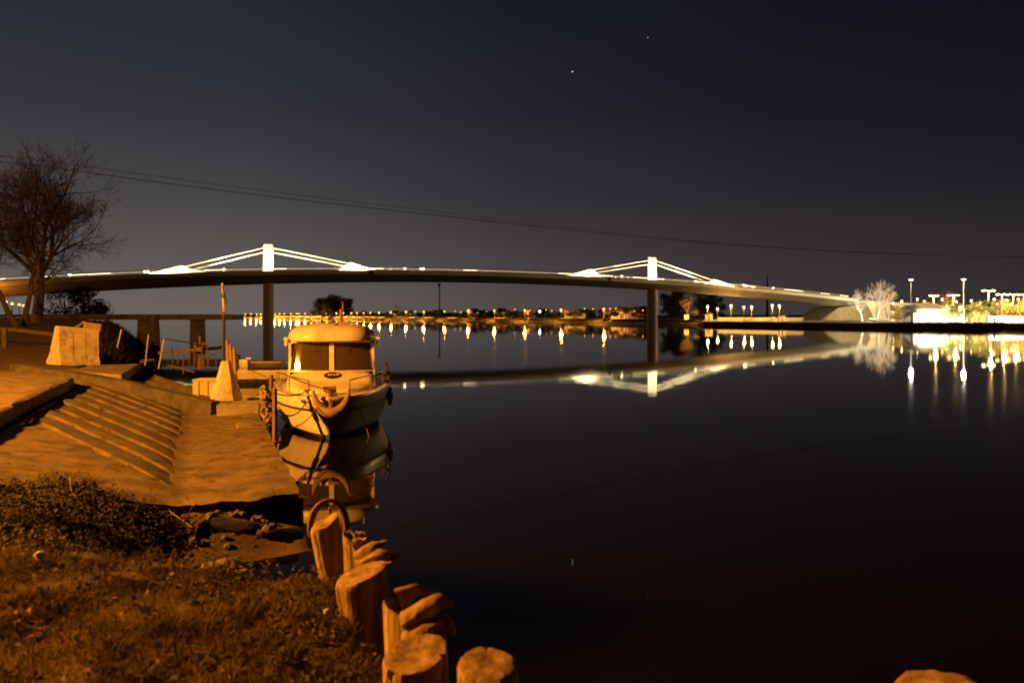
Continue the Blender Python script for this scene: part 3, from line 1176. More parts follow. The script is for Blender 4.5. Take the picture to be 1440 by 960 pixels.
# slender masts beyond the trees
mb = MB()
p = far_P(618, 60, 1.4)
zt = CAMH + (HZ - 399) / F * p.y
mb.tube([p, Vector((p.x, p.y, zt - 2))], [.55, .4], 8)
mb.box((p.x, p.y, zt - .8), (1.6, 1.6, 2.2))
tag(mb.build('telecom_mast', M['black'], smooth=True), 'slim dark telecom mast standing between promenade lamps near the middle', 'mast')
mb = MB()
p = PD(1079, HZ, 420)
p.z = 1.5
zt = CAMH + (HZ - 387) / F * 420
mb.tube([p, Vector((p.x, p.y, zt * .62)), Vector((p.x, p.y, zt))], [.8, .55, .35], 8)
tag(mb.build('chimney_mast', M['black'], smooth=True), 'tall thin dark mast behind the right end of the bridge', 'mast')

# little house and kiosks on the far bank
def small_house(loc, w_, d_, h, label, group=None, wallm=None, roofm=None, cat='house', rz=0.0):
    t = thing('small_house', loc, label, cat, group, rz)
    mb = MB()
    mb.box((0, 0, h / 2), (w_, d_, h))
    mb.build('wall', wallm or M['render_wall'], t)
    mb = MB()
    e = .3
    mb.loft([[Vector((-w_ / 2 - e, -d_ / 2 - e, h + .002)), Vector((w_ / 2 + e, -d_ / 2 - e, h + .002)), Vector((w_ / 2 + e, d_ / 2 + e, h + .002)), Vector((-w_ / 2 - e, d_ / 2 + e, h + .002))],
             [Vector((-w_ / 4, -.1, h + d_ * .22)), Vector((w_ / 4, -.1, h + d_ * .22)), Vector((w_ / 4, .1, h + d_ * .22)), Vector((-w_ / 4, .1, h + d_ * .22))]])
    mb.build('roof', roofm or M['roof_tile'], t)
    mb = MB()
    mb.box((0, -d_ / 2 - .02, h * .42), (w_ * .2, .06, h * .8))
    mb.build('door', M['door_wood'], t)
    return t


small_house(far_P(873, 30, 1.5), 8, 6, 3.2, 'small lit house on the far bank left of the right pier')
small_house(far_P(897, 45, 1.5), 9, 6, 3.6, 'dim reddish house on the far bank nearest the right pier', wallm=M['door_wood'])
small_house(far_P(808, 34, 1.5), 10, 6, 2.6, 'low pale house behind the promenade lamps left of the right anchor')
small_house(far_P(965, 9.5, 1.4), 1.4, 1.2, 2.0, 'narrow pale kiosk at the foot of the orange tree', cat='kiosk')
small_house(far_P(996, 12, 1.4), 2.4, 1.8, 2.0, 'lit kiosk beside the first lamp under the bridge end', cat='kiosk')
small_house(far_P(1099, 13, 1.4), 1.9, 1.4, 1.5, 'low white kiosk beside the last lamp under the bridge end', cat='kiosk', wallm=M['white_wall'])
spot('house_light', far_P(873, 20, 2.6), far_P(873, 30, 3.0), 1600, (1, .55, .15), 110)
spot('house_light', far_P(808, 24, 2.6), far_P(808, 34, 3.0), 2200, (1, .5, .1), 110)
spot('house_light', far_P(896, 35, 2.6), far_P(897, 45, 3.0), 500, (1, .45, .15), 110)
# low wall behind the promenade under the bridge end
mb = MB()
q = [far_P(px, 16, 1.3) for px in range(1010, 1134, 8)]
rings = [[p, p + Vector((0, 0, 1.25)), p + Vector((0, .4, 1.25)), p + Vector((0, .4, 0))] for p in q]
mb.loft(rings)
tag(mb.build('promenade_wall', M['render_wall']), 'low lamplit wall along the promenade under the bridge end', 'wall')

# ------------------------------------------------------------------ right bank: quay coping, building, palms, bare trees
mb = MB()
rings = []
for px in list(range(1186, 1560, 10)):
    p = far_P(px, -.06, 0)
    z = lerp_tab([(1186, .35), (1240, 1.32), (1300, 1.34)], px)
    rings.append([Vector((p.x, p.y, z - .22)), Vector((p.x, p.y, z)), Vector((p.x, p.y + .9, z)), Vector((p.x, p.y + .9, z - .22))])
mb.loft(rings)
tag(mb.build('quay_coping', M['concrete']), 'pale stone coping running along the top of the dark right-hand quay', 'coping')
mb = MB()
rings = []
for px in list(range(990, 1560, 10)):
    p = far_P(px, -.03, 0)
    rings.append([Vector((p.x, p.y - .02, -.7)), Vector((p.x, p.y - .02, 1.05)), Vector((p.x, p.y + .01, 1.05)), Vector((p.x, p.y + .01, -.7))])
mb.loft(rings)
tag(mb.build('quay_wall', M['dark_concrete']), 'dark stained quay wall at the waterline of the right bank', 'quay wall')

# pavement on the right bank
mb = MB()
vs = []
for px in range(1160, 1700, 10):
    p, q = far_P(px, 1.4, 0), far_P(px, 60, 0)
    vs += [Vector((p.x, p.y, 1.275 + .0)), Vector(((px - CX) / F * (far_D(px) + 8), far_D(px) + 8, 1.445)), Vector((q.x, q.y, 1.56))]
mb.add(vs, [(3 * i + k, 3 * i + k + 1, 3 * i + k + 4, 3 * i + k + 3) for i in range(len(vs) // 3 - 1) for k in (0, 1)])
struct(mb.build('pavement', M['concrete'], smooth=True, angle=180))

D = 198
bx0, bx1 = (1284.5 - CX) / F * D, (1334 - CX) / F * D
house = thing('white_building', Vector(((bx0 + bx1) / 2, D + 3, 1.45)), 'low white floodlit building with a hipped tile roof and two wide bays', 'building')
wd_, hh = bx1 - bx0, 3.2
mb = MB()
mb.box((0, 0, hh / 2), (wd_, 6, hh))
mb.build('wall', M['white_wall'], house)
mb = MB()
mb.loft([[Vector((-wd_ / 2 - .3, -3.4, hh + .003)), Vector((wd_ / 2 + .3, -3.4, hh + .003)), Vector((wd_ / 2 + .3, 3.4, hh + .003)), Vector((-wd_ / 2 - .3, 3.4, hh + .003))],
         [Vector((-wd_ / 2 + 1.6, -.3, hh + 1.45)), Vector((wd_ / 2 - 1.6, -.3, hh + 1.45)), Vector((wd_ / 2 - 1.6, .3, hh + 1.45)), Vector((-wd_ / 2 + 1.6, .3, hh + 1.45))]])
mb.build('roof', M['roof_tile'], house)
mb = MB()
mb.box((-.35, -3.05, hh / 2), (.22, .12, hh - .02))
mb.build('pillar', M['render_wall'], house)
for cx_ in (-2.4, 2.0):
    mb = MB()
    mb.box((cx_, -3.04, 1.35), (3.4, .07, 2.3), bev=.02)
    mb.build('shutter', M['white_wall'], house)
# white garden wall right of it, square pillar
mb = MB()
mb.box(((1343 - CX) / F * 199, 200, 2.6), (2.5, .4, 2.4))
tag(mb.build('garden_wall', M['white_wall']), 'short white wall between the white building and the square pillar', 'wall')
mb = MB()
mb.box(((1352 - CX) / F * 198, 198.5, 3.3), (.7, .7, 3.9), bev=.05)
mb.box(((1352 - CX) / F * 198, 198.5, 5.3), (.85, .85, .12))
tag(mb.build('gate_pillar', M['white_wall']), 'square white pillar right of the white building', 'pillar')
# slatted fence with posts
fence = thing('slatted_fence', Vector(((1371 - CX) / F * 200, 200, 1.45)), 'tan slatted fence between the square pillar and the thick palm trunk', 'fence')
mb = MB()
for i in range(22):
    if R.random() < .8:
        mb.box((-2.7 + i * .26, 0, 1.1 + R.uniform(-.1, .1)), (.15, .05, 2.0))
mb.box((0, .05, 1.9), (5.6, .06, .12))
mb.box((0, .05, .5), (5.6, .06, .12))
mb.build('slat_panel', M['crate'], fence)
for i in range(4):
    mb = MB()
    mb.box((-2.75 + i * 1.85, .1, 1.15), (.16, .16, 2.3))
    mb.build('post', M['plank'], fence)
# long white low wall at the right edge
mb = MB()
mb.box((((1392 + 1475) / 2 - CX) / F * 192, 194, 2.15), ((1475 - 1392) / F * 192, .4, 1.5), bev=.04)
tag(mb.build('low_wall', M['white_wall']), 'long low white wall at the right edge behind the quay', 'wall')
mb = MB()
mb.box(((1400 - CX) / F * 188, 188, 2.0), (.7, .6, .9), bev=.08)
mb.tube([((1400 - CX) / F * 188, 188, 1.4), ((1400 - CX) / F * 188, 188, 1.7)], .08)
tag(mb.build('litter_bin', M['black']), 'dark litter bin standing before the low white wall', 'bin')
# bench
p = PD(1227.5, HZ, 214)
p.z = 1.42
bench = thing('park_bench', p, 'dark park bench between the two pale bare tree trunks', 'bench')
mb = MB()
mb.box((0, 0, .46), (1.7, .45, .07))
mb.build('seat', M['plank'], bench)
mb = MB()
mb.box((0, .22, .8), (1.7, .06, .42))
mb.build('backrest', M['plank'], bench)
for sg in (-.7, .7):
    mb = MB()
    mb.box((sg, .02, .21), (.09, .42, .42))
    mb.build('leg', M['black'], bench)

for i, (px, D, h, sd, lab, sp) in enumerate(((1213, 214, 8.6, 71, 'pale floodlit bare tree by the bridge end, leftmost of three', 1.1), (1234, 216, 10.0, 72, 'pale floodlit bare tree with the tallest crown, middle of three', 1.0),
                                             (1250, 222, 8.4, 73, 'pale floodlit bare tree with sparse stubby branches, right of three', 1.0))):
    loc = PD(px, HZ, D)
    loc.z = 1.4
    bare_tree('bare_tree', loc, h * 1.22, .2, sd, lab, 'pale bare trees by the bridge end', M['pale_bark'], M['pale_bark'], 5, (5, 4, 4, 3, 2), sp * .85, .4, .34, rmin=.022)
for i, (px, D, h, sd, lab) in enumerate(((1300, 232, 8.2, 74, 'orange-lit bare tree behind the white building'), (1336, 236, 11.8, 75, 'tall orange-lit bare tree behind the right end of the white building'),
                                         (1312, 240, 7.4, 76, 'low orange-lit bare tree over the middle of the building roof'))):
    loc = PD(px, HZ, D)
    loc.z = 1.5
    bare_tree('bare_tree', loc, h, .2, sd, lab, 'orange bare trees behind the white building', M['bark'], M['autumn_leaf'], 5, (5, 4, 4, 3, 2), .8, .5, .3)
for i, (px, D, h, w_, lab) in enumerate(((1408, 222, 6.4, 6.5, 'yellow-lit bushy tree right of the thick palm'), (1432, 226, 6.8, 7, 'yellow-lit bushy tree at the right edge of the photo'), (1372, 224, 5.2, 6, 'lamplit bush behind the slatted fence'),
                                         (1262, 224, 4.6, 6, 'lamplit bush left of the tall mast lamp'), (1274, 232, 4.8, 4, 'pale lamplit shrub behind the small palm'),
                                         (1296, 228, 5.6, 5, 'golden bush behind the left half of the white building roof'), (1345, 214, 5.0, 4.5, 'golden bush behind the short garden wall'),
                                         (1390, 212, 5.4, 5.5, 'golden bush right behind the thick palm trunk'), (1420, 208, 4.6, 6, 'low golden hedge bush above the long low wall'),
                                         (1444, 214, 6.0, 6, 'golden bush half cut off by the right edge'))):
    loc = PD(px, HZ, D)
    loc.z = 1.5
    leafy_tree('lamplit_tree', loc, h, w_, 160 + i, lab, 'lamplit bushes on the right bank', M['autumn_leaf'], M['bark'], 900, .24, .1)


def palm(loc, h, crown, tr, n, seed, label):
    t = thing('palm_tree', loc, label, 'palm', 'palms on the right bank')
    rnd = random.Random(seed)
    mb = MB()
    mb.tube([(0, 0, -.2), (0, 0, h * .3), (.05, 0, h * .7), (.05, 0, h)], [tr * 1.15, tr, tr * .95, tr * 1.05], 10)
    for k in range(30):
        a = rnd.uniform(0, 6.28)
        z = rnd.uniform(.1, 1) * h
        mb.box((math.cos(a) * tr, math.sin(a) * tr, z), (.1, .1, .14), rz=a, rx=.4)
    mb.build('trunk', M['palm_trunk'], t, True)
    mb = MB()
    for k in range(n):
        az = 6.283 * k / n + rnd.uniform(-.2, .2)
        el = rnd.uniform(.1, 1.35)
        L = crown * rnd.uniform(.8, 1.1)
        p = Vector((0.05, 0, h))
        d = Vector((math.cos(az) * math.cos(el), math.sin(az) * math.cos(el), math.sin(el)))
        pts = [p.copy()]
        for j in range(9):
            d = (d + Vector((0, 0, -.13 - .02 * j))).normalized()
            p = p + d * L / 9
            pts.append(p.copy())
        mb.tube(pts, [.035 - .0025 * j for j in range(10)], 3, cap=False)
        side = Vector((-math.sin(az), math.cos(az), 0))
        for j in range(1, 10):
            for sub in (0, .5):
                q = pts[j] if sub == 0 or j == 9 else pts[j].lerp(pts[j + 1], .5)
                fw = (pts[min(j + 1, 9)] - pts[j - 1]).normalized()
                ll = crown * .24 * math.sin(math.pi * (j + sub + .8) / 11)
                for sg in (-1, 1):
                    tip = q + side * sg * ll * .8 + fw * ll * .55 + Vector((0, 0, -ll * .25))
                    mb.add([q, q + fw * .14, tip], [(0, 1, 2)])
    mb.build('crown', M['palm_leaf'], t, recalc=False)
    return t


def RB(px, D, z=1.42):
    p = PD(px, HZ, D)
    p.z = z
    return p


palm(RB(1283, 190), 2.6, 3.0, .2, 36, 1, 'small palm with a bare trunk at the left end of the white building')
palm(RB(1335, 192), 2.7, 3.3, .24, 40, 2, 'palm at the right end of the white building')
palm(RB(1363, 197), 2.6, 3.3, .3, 54, 3, 'bushy trunkless-looking palm above the slatted fence')
palm(RB(1387, 187), 2.9, 3.6, .42, 54, 4, 'thick-trunked palm nearest the water on the right bank')
mb = MB()
for _ in range(500):
    px = R.uniform(1262, 1412)
    q = far_P(px, R.uniform(2.2, 3.4), 1.29)
    s = R.uniform(.1, .25)
    a = R.uniform(0, 6.28)
    mb.add([q + Vector((math.cos(a) * s, math.sin(a) * s, 0)), q + Vector((0, 0, R.uniform(.15, .38))), q - Vector((math.cos(a) * s, math.sin(a) * s, 0))], [(0, 1, 2)])
o = mb.build('verge_grass', M['dark_leaf'], recalc=False)
o["kind"] = "stuff"

# mast lamp light; unseen spots added to brighten the right bank's building, trees and walls
for px, D, z, P in ((1281, 191, 10.8, 15000), (1355, 187, 10.6, 16000)):
    q = RB(px, D - 1.2, z)
    point('mast_floodlight', q, P * .15, (1.0, .93, .74), .4)
spot('quay_fill_spot', RB(1262, 232, 2.2), RB(1262, 262, 4.0), 52000, (1, .85, .5), 105, .5)
spot('quay_fill_spot', RB(1222, 205, 1.9), RB(1230, 222, 8.0), 34000, (1, .92, .68), 85, .6)
spot('quay_fill_spot', RB(1180, 226, 1.9), RB(1172, 262, 5.0), 2600, (1, .85, .5), 110, .5)
spot('quay_fill_spot', RB(1360, 184, 2.4), RB(1364, 197, 3.2), 18000, (1, .85, .5), 150, .5)
spot('quay_fill_spot', RB(1425, 184, 2.4), RB(1425, 197, 3.2), 26000, (1, .85, .55), 150, .5)
spot('quay_fill_spot', RB(1300, 190, 3.0), RB(1309, 200, 3.0), 8000, (1, .92, .68), 130, .5)
spot('quay_fill_spot', RB(1325, 190, 3.0), RB(1322, 200, 3.0), 8000, (1, .92, .68), 130, .5)

# ------------------------------------------------------------------ old low bridge on the left
old = thing('old_bridge', Vector((-46, 97, 0)), 'old low bridge on stone piers reaching out from the left bank below the big bridge', 'bridge')


def OB(px, z, D=97):
    return Vector(((px - CX) / F * D, D, z))


mb = MB()
x0, x1 = OB(40, 0).x, OB(327, 0).x
ztop = CAMH + (HZ - 442.2) / F * 97
mb.box(((x0 + x1) / 2, 99, ztop - .32), (x1 - x0, 4, .64))
mb.box(((x0 + x1) / 2, 96.9, ztop - .08), (x1 - x0 + .2, .3, .24))
lbuild(mb, old, 'deck', M['old_concrete'])
for px, w_ in ((197, 1.75), (269, 1.15)):
    mb = MB()
    c = OB(px, 0)
    rings = []
    for z, k in ((-1, 1.08), (1.0, 1.02), (ztop - .75, .97), (ztop - .62, 1.1), (ztop - .641, 1.1)):
        rings.append([Vector((c.x + math.cos(a) * w_ / 1.7 * k, 99 + math.sin(a) * 1.7 * k, z)) for a in [2 * math.pi * j / 16 for j in range(16)]])
    mb.loft(rings)
    lbuild(mb, old, 'pier', M['old_concrete'], True)
# overgrown stump of a tree in front of it
mb = MB()
p = PD(218, 468, 60)
rnd = random.Random(2)
mb.tube([p + Vector((0, 0, -2)), p + Vector((.05, 0, .2)), p + Vector((.0, 0, 1.35))], [.42, .3, .24], 9)
mb.tube([p + Vector((0, 0, .3)), p + Vector((-.35, 0, 1.25))], [.12, .06], 6)
tag(mb.build('tree_stump', M['bark'], smooth=True), 'dark broken tree trunk standing at the end of the embankment', 'stump')

# ------------------------------------------------------------------ slipway


def SL(wv, t, z):
    """wv metres towards the water from the valley line, t along the quay"""
    p = V1 + Pp * wv + U * t
    return Vector((p.x, p.y, z))


slip = thing('boat_slipway', SL(0, 5, .5), 'ribbed concrete boat slipway sloping from the slab to the flat apron', 'slipway')
mb = MB()
g = []
tt = frange(-.5, 12.3, .18)
ww = [-2.75 + i * .06875 for i in range(41)] + [.05 * i for i in range(1, 33)]
for t in tt:
    for w_ in ww:
        z = .5 + .6 * max(0, -w_ / 2.6)
        z = z + .05 * math.exp(-((w_ - 1.4) / .5) ** 2) + .02 * nz(w_ * 1.4, t * 1.1, 5) + .012 * nz(w_ * 5, t * 4, 2)
        wq = w_
        if w_ > 1.45:
            wq = 1.55 + .06 * nz(t * 2.2, 1)
        tq = t
        if t <= tt[1] - 1e-6 and t == tt[0]:
            tq = t + .34 * nz(w_ * .9, 9) + .16 * nz(w_ * 2.6, 2) + .05 * nz(w_ * 9, 5)
            z -= .05
        g.append(SL(wq, tq, z))
n = len(ww)
top = len(g)
mb.add(g, [(j * n + i, j * n + i + 1, (j + 1) * n + i + 1, (j + 1) * n + i) for j in range(len(tt) - 1) for i in range(n - 1)])
# skirts: quay face and the broken near end
edge = [SL(1.55 + .06 * nz(t * 2.2, 1), t, .5) for t in tt]
for a, b_ in zip(edge, edge[1:]):
    mb.add([a, b_, Vector((b_.x, b_.y, -.8)), Vector((a.x, a.y, -.8))], [(0, 1, 2, 3)])
near = [g[i] for i in range(n)]
for a, b_ in zip(near, near[1:]):
    mb.add([a, b_, Vector((b_.x - .06, b_.y + .16, b_.z - .14)), Vector((a.x - .06, a.y + .16, a.z - .14))], [(0, 1, 2, 3)])
lbuild(mb, slip, 'apron', M['ramp'], True, 40)
mb = MB()
g2 = []
for j in range(7):
    for i, p in enumerate(near):
        f = j / 6
        g2.append(Vector((p.x + .03 + .06 * nz(i * .5, j * .9, 4) * f, p.y + .16 - .10 * f + .10 * nz(i * .8, j * .9, 9) * f, p.z - .1 - 1.0 * f)))
mb.add(g2, [(j * n + i, j * n + i + 1, (j + 1) * n + i + 1, (j + 1) * n + i) for j in range(6) for i in range(n - 1)])
lbuild(mb, slip, 'broken_edge', M['dark_concrete'], True, 40)
mb = MB()
rnd = random.Random(8)
for i in range(9):
    q = .2 + i * 1.08
    Lw = 2.55 + rnd.uniform(-.25, .1)
    # rib from the valley (w=0, t=q) up to (w=-Lw, t=q+4.3)
    k = 12
    vs = []
    for j in range(k + 1):
        f = j / k
        for dq, hh_ in ((0, -.02), (.035, .055), (.35, .07), (.84, .045), (.90, -.02)):
            w_ = -.12 - f * (Lw - .1)
            t = q + 4.3 * (-w_ / 2.6) + dq
            z = .5 + .6 * (-w_ / 2.6) + (hh_ + .016 * nz(w_ * 4, t * 3, i)) * sstep(-.1, .3, f) + .012 * nz(w_ * 9, q * 3) - .02 * (f == 0)
            if j == k:
                t += rnd.uniform(-.05, .05)
            vs.append(SL(w_ - (rnd.uniform(0, .1) if j == k else 0), t, z))
    mb.add(vs, [(j * 5 + a, j * 5 + a + 1, j * 5 + a + 6, j * 5 + a + 5) for j in range(k) for a in range(4)])
    e = k * 5
    mb.add([vs[e + a] for a in range(5)], [(0, 1, 2, 3, 4)])
lbuild(mb, slip, 'ribs', M['rib'], True, 30)

# slab above the slipway
def slab(name, pts, z, th, mtl, label, cat, tilt=0, skirt=None):
    """polygon slab with chipped edge"""
    t = None
    mb = MB()
    rnd = random.Random(len(label))
    P_ = []
    for a, b_ in zip(pts, pts[1:] + pts[:1]):
        m_ = max(2, int((b_ - a).length / .35))
        for j in range(m_):
            q = a.lerp(b_, j / m_)
            P_.append(Vector((q.x + rnd.uniform(-.025, .025), q.y + rnd.uniform(-.025, .025), q.z if q.z else z)))
    n_ = len(P_)
    cen = sum(P_, Vector()) / n_
    vs = [p + Vector((0, 0, -.025 - rnd.uniform(0, .02))) for p in P_] + [p.lerp(cen, .02) for p in P_] + [Vector((p.x, p.y, p.z - th)) for p in P_]
    fs = [tuple(range(n_, 2 * n_))]
    for k in range(n_):
        k2 = (k + 1) % n_
        fs += [(k, k2, n_ + k2, n_ + k), (2 * n_ + k, 2 * n_ + k2, k2, k)]
    mb.add(vs, fs)
    roughen(mb, .3, .02, len(label))
    return tag(mb.build(name, mtl, smooth=True, angle=28), label, cat)


a0, a1 = SL(-2.9, -.5, 0), SL(-2.9, 11.7, 0)
slab('concrete_slab', [a0, a1, Vector((-15.2, 23.7, 0)), Vector((-19, 19, 0)), Vector((-13, 8.5, 0))], 1.40, .34, M['concrete'], 'thick concrete slab at the left edge overhanging the ribbed slipway', 'slab')
# dark support under the slab
mb = MB()
mb.prism([SL(-3.05, -1.5, .3), SL(-3.05, 11.6, .3), SL(-3.05, 11.6, 1.05), SL(-3.05, -1.5, 1.05)], -Pp * .3)
tag(mb.build('slab_footing', M['dark_concrete']), 'dark footing wall in the gap under the left concrete slab', 'footing')
# lower strip in front of the footing
mb = MB()
mb.tube([SL(-2.72, 2.0, 1.06), SL(-2.74, 6, 1.13), SL(-2.72, 11.5, 1.10)], .03, 6)
tag(mb.build('iron_bar', M['rust'], smooth=True), 'thin iron bar lying along the gap below the left slab', 'bar')

rnd = random.Random(61)
mb = MB()
for _ in range(420):
    w_ = rnd.uniform(-2.7, 1.5)
    t = rnd.uniform(-.4, 11) if rnd.random() < .5 else -.4 + abs(rnd.gauss(0, 1.3))
    q = SL(w_, t, .5 + .6 * max(0, -w_ / 2.6) + (.055 if w_ < -.3 and t > 1.5 else .012))
    a = rnd.uniform(0, 6.28)
    sz = rnd.uniform(.012, .04)
    d1 = Vector((math.cos(a), math.sin(a), rnd.uniform(-.1, .4)))
    d2 = Vector((-math.sin(a), math.cos(a), rnd.uniform(-.1, .4)))
    mb.add([q - d1 * sz, q + d2 * sz * .5, q + d1 * sz, q - d2 * sz * .5], [(0, 1, 2), (0, 2, 3)])
o = mb.build('slipway_litter', M['litter'], recalc=False)
o["kind"] = "stuff"
o["label"] = "dead leaves and dirt lying on the slipway"
mb = MB()
for _ in range(60):
    q_ = rnd.randint(0, 7) * 1.08 + .2
    f = rnd.random()
    w_ = -.1 - f * 2.4 if rnd.random() < .75 else rnd.uniform(1.3, 1.5)
    t = q_ + 4.3 * max(0, -w_ / 2.6) - .05
    for k in range(14):
        p = SL(w_ + rnd.gauss(0, .05), t + rnd.gauss(0, .06), .5 + .6 * max(0, -w_ / 2.6) + .01)
        a = rnd.uniform(0, 6.28)
        h = rnd.uniform(.03, .11)
        tip = p + Vector((math.cos(a) * h * .6, math.sin(a) * h * .6, h))
        s_ = Vector((-math.sin(a), math.cos(a), 0)) * .005
        mb.add([p - s_, p + s_, tip], [(0, 1, 2)])
o = mb.build('joint_weeds', M['weed'], recalc=False)
o["kind"] = "stuff"
o["label"] = "small weeds growing in the slipway joints"

# low dark wall dividing the two slipways
mb = MB()
wa, wb, wc = Vector((-14.4, 23.1, 1.62)), Vector((-11.0, 21.75, 1.32)), Vector((-7.55, 20.3, .82))
rings = []
for i in range(26):
    f = i / 25
    p = wa.lerp(wb, f * 2) if f < .5 else wb.lerp(wc, f * 2 - 1)
    dd = Vector((.38, .92, 0))
    wob = .025 * nz(f * 9, 4)
    rings.append([p - dd * .2 + Vector((0, 0, -.75)), p - dd * .17 + Vector((0, 0, -.03 + wob)), p - dd * .13 + Vector((0, 0, wob)), p + dd * .15 + Vector((0, 0, wob)), p + dd * .18 + Vector((0, 0, -.75))])
mb.loft(rings)
tag(mb.build('dividing_wall', M['dark_concrete'], smooth=True, angle=30), 'low mossy dark wall sloping between slab and white concrete cone', 'wall')
# second slab and second ribbed ramp beyond the wall
slab('concrete_slab', [Vector((-10.75, 21.9, 0)), Vector((-12.4, 26.6, 0)), Vector((-14.6, 26.2, 0)), Vector((-14.8, 23.6, 0))], 1.40, .32, M['concrete'], 'lit concrete slab beyond the barrier, with a dark chipped front edge', 'slab')
slip2 = thing('boat_slipway', Vector((-9.5, 23, .6)), 'small far ribbed slipway behind the low dark wall', 'slipway')
mb = MB()
c00, c01, c10, c11 = Vector((-11.0, 22.1, 1.12)), Vector((-12.3, 26.4, 1.12)), Vector((-7.4, 20.6, .5)), Vector((-9.2, 25.0, .5))
g = []
for j in range(29):
    for i in range(15):
        p = c00.lerp(c10, i / 14).lerp(c01.lerp(c11, i / 14), j / 28)
        ph = (j * .25 + i * .12) % 1.0
        g.append(p + Vector((0, 0, .09 * (1 - ph) if ph < .85 else -.05)))
mb.add(g, [(j * 15 + i, j * 15 + i + 1, (j + 1) * 15 + i + 1, (j + 1) * 15 + i) for j in range(28) for i in range(14)])
for j in range(28):
    a, b_ = g[j * 15 + 14], g[(j + 1) * 15 + 14]
    mb.add([a, b_, Vector((b_.x, b_.y, -.5)), Vector((a.x, a.y, -.5))], [(0, 1, 2, 3)])
lbuild(mb, slip2, 'ramp', M['rib'])

# concrete barrier (jersey profile)
bar_loc = PZ(118, 519, 1.42)
prof = [(-.40, 0), (-.40, .08), (-.27, .30), (-.13, .92), (-.11, 1.0), (.11, 1.0), (.13, .92), (.27, .30), (.40, .08), (.40, 0)]
bar = thing('concrete_barrier', PZ(103, 514, 1.40), 'pale precast concrete road barrier standing on the bank beyond the slab', 'barrier', rz=math.radians(56))
bar.rotation_euler.y = math.radians(6)
mb = MB()
L0, L1 = -.62, .62
mb.loft([[Vector((x, p[0] * 1.15, p[1] * 1.22)) for p in prof] for x in (L0, L0 + .03, L1 - .03, L1)])
roughen(mb, .10, .010, 1)
mb.build('barrier_body', M['white_concrete'], bar, True, 24)
mb = MB()
for x in (-.2, .2):
    mb.tube([(x, -.468, .1), (x, -.316, .37), (x, -.156, 1.1)], .007, 4)
mb.build('casting_seam', M['concrete'], bar)

# timber boards leaning up behind it
for i, (px, py, D, w_, h, ry, lab) in enumerate(((122, 474, 27, .30, 1.0, .14, 'upright timber board behind the barrier, left of a pair'), (134, 476, 26.4, .26, 1.0, .10, 'upright pale timber board behind the barrier, right of a pair'))):
    p = PD(px, py, D)
    mb = MB()
    mb.box((p.x, p.y, p.z), (w_, .07, h), rz=.5, ry=ry, bev=.01)
    tag(mb.build('timber_board', M['plank']), lab, 'board', 'boards behind the barrier')
p = PD(110, 462, 29)
mb = MB()
mb.tube([PD(104, 463, 29), PD(118, 453, 28)], .05, 6)
tag(mb.build('timber_prop', M['plank']), 'sloping wooden prop against the upright boards', 'prop')

# guard rail at the left edge
gr = thing('guard_rail', PD(30, 470, 31), 'low dark wooden rail with a post at the left edge, under the bare trees', 'rail')
mb = MB()
mb.tube([PD(-60, 461.5, 32), PD(20, 464, 31), PD(78, 471, 30)], .085, 6)
lbuild(mb, gr, 'rail', M['bark'])
for px in (7, -55):
    mb = MB()
    p = PD(px, 470, 31)
    mb.box((p.x, p.y, p.z - .25), (.18, .14, .95))
    lbuild(mb, gr, 'post', M['bark'])

# leaning rods
for i, (a, b_, D, lab) in enumerate((((160, 503), (171, 463), 27, 'leaning steel rod nearest the barrier'), ((204, 508), (209, 470), 28, 'thin upright steel rod in the middle of three'), ((223, 512), (231, 476), 27, 'leaning steel rod at the right end of the slab'))):
    mb = MB()
    mb.tube([PD(a[0], a[1], D) - Vector((0, 0, .15)), PD(b_[0], b_[1], D)], .028, 6)
    tag(mb.build('steel_rod', M['galv'], smooth=True), lab, 'rod', 'steel rods on the far slipway')
mb = MB()
p = PZ(208, 517, 1.05)
mb.box((p.x, p.y, p.z + .1), (.5, .4, .42), rz=.3, rx=.1, bev=.04)
roughen(mb, .08, .014, 3)
tag(mb.build('concrete_block', M['concrete']), 'small lit concrete block at the corner of the far slab', 'block')

# dark brush mass on the embankment
mb = MB()
rnd = random.Random(3)
for _ in range(16000):
    y = rnd.uniform(27, 62)
    d = rnd.uniform(.1, 4.6)
    x = xs(y) - d
    z = ground_z(x, y)
    h = rnd.uniform(.08, .42)
    s = rnd.uniform(.02, .07)
    a = rnd.uniform(0, 6.28)
    q = Vector((x, y, z - .05))
    mb.add([q + Vector((math.cos(a) * s, math.sin(a) * s, 0)), q + Vector((rnd.gauss(0, .2), rnd.gauss(0, .2), h)), q - Vector((math.cos(a) * s, math.sin(a) * s, 0))], [(0, 1, 2)])
o = mb.build('embankment_brush', M['weed'], recalc=False)
o["kind"] = "stuff"
o["label"] = "dark rough brush covering the embankment slope beyond the slab"

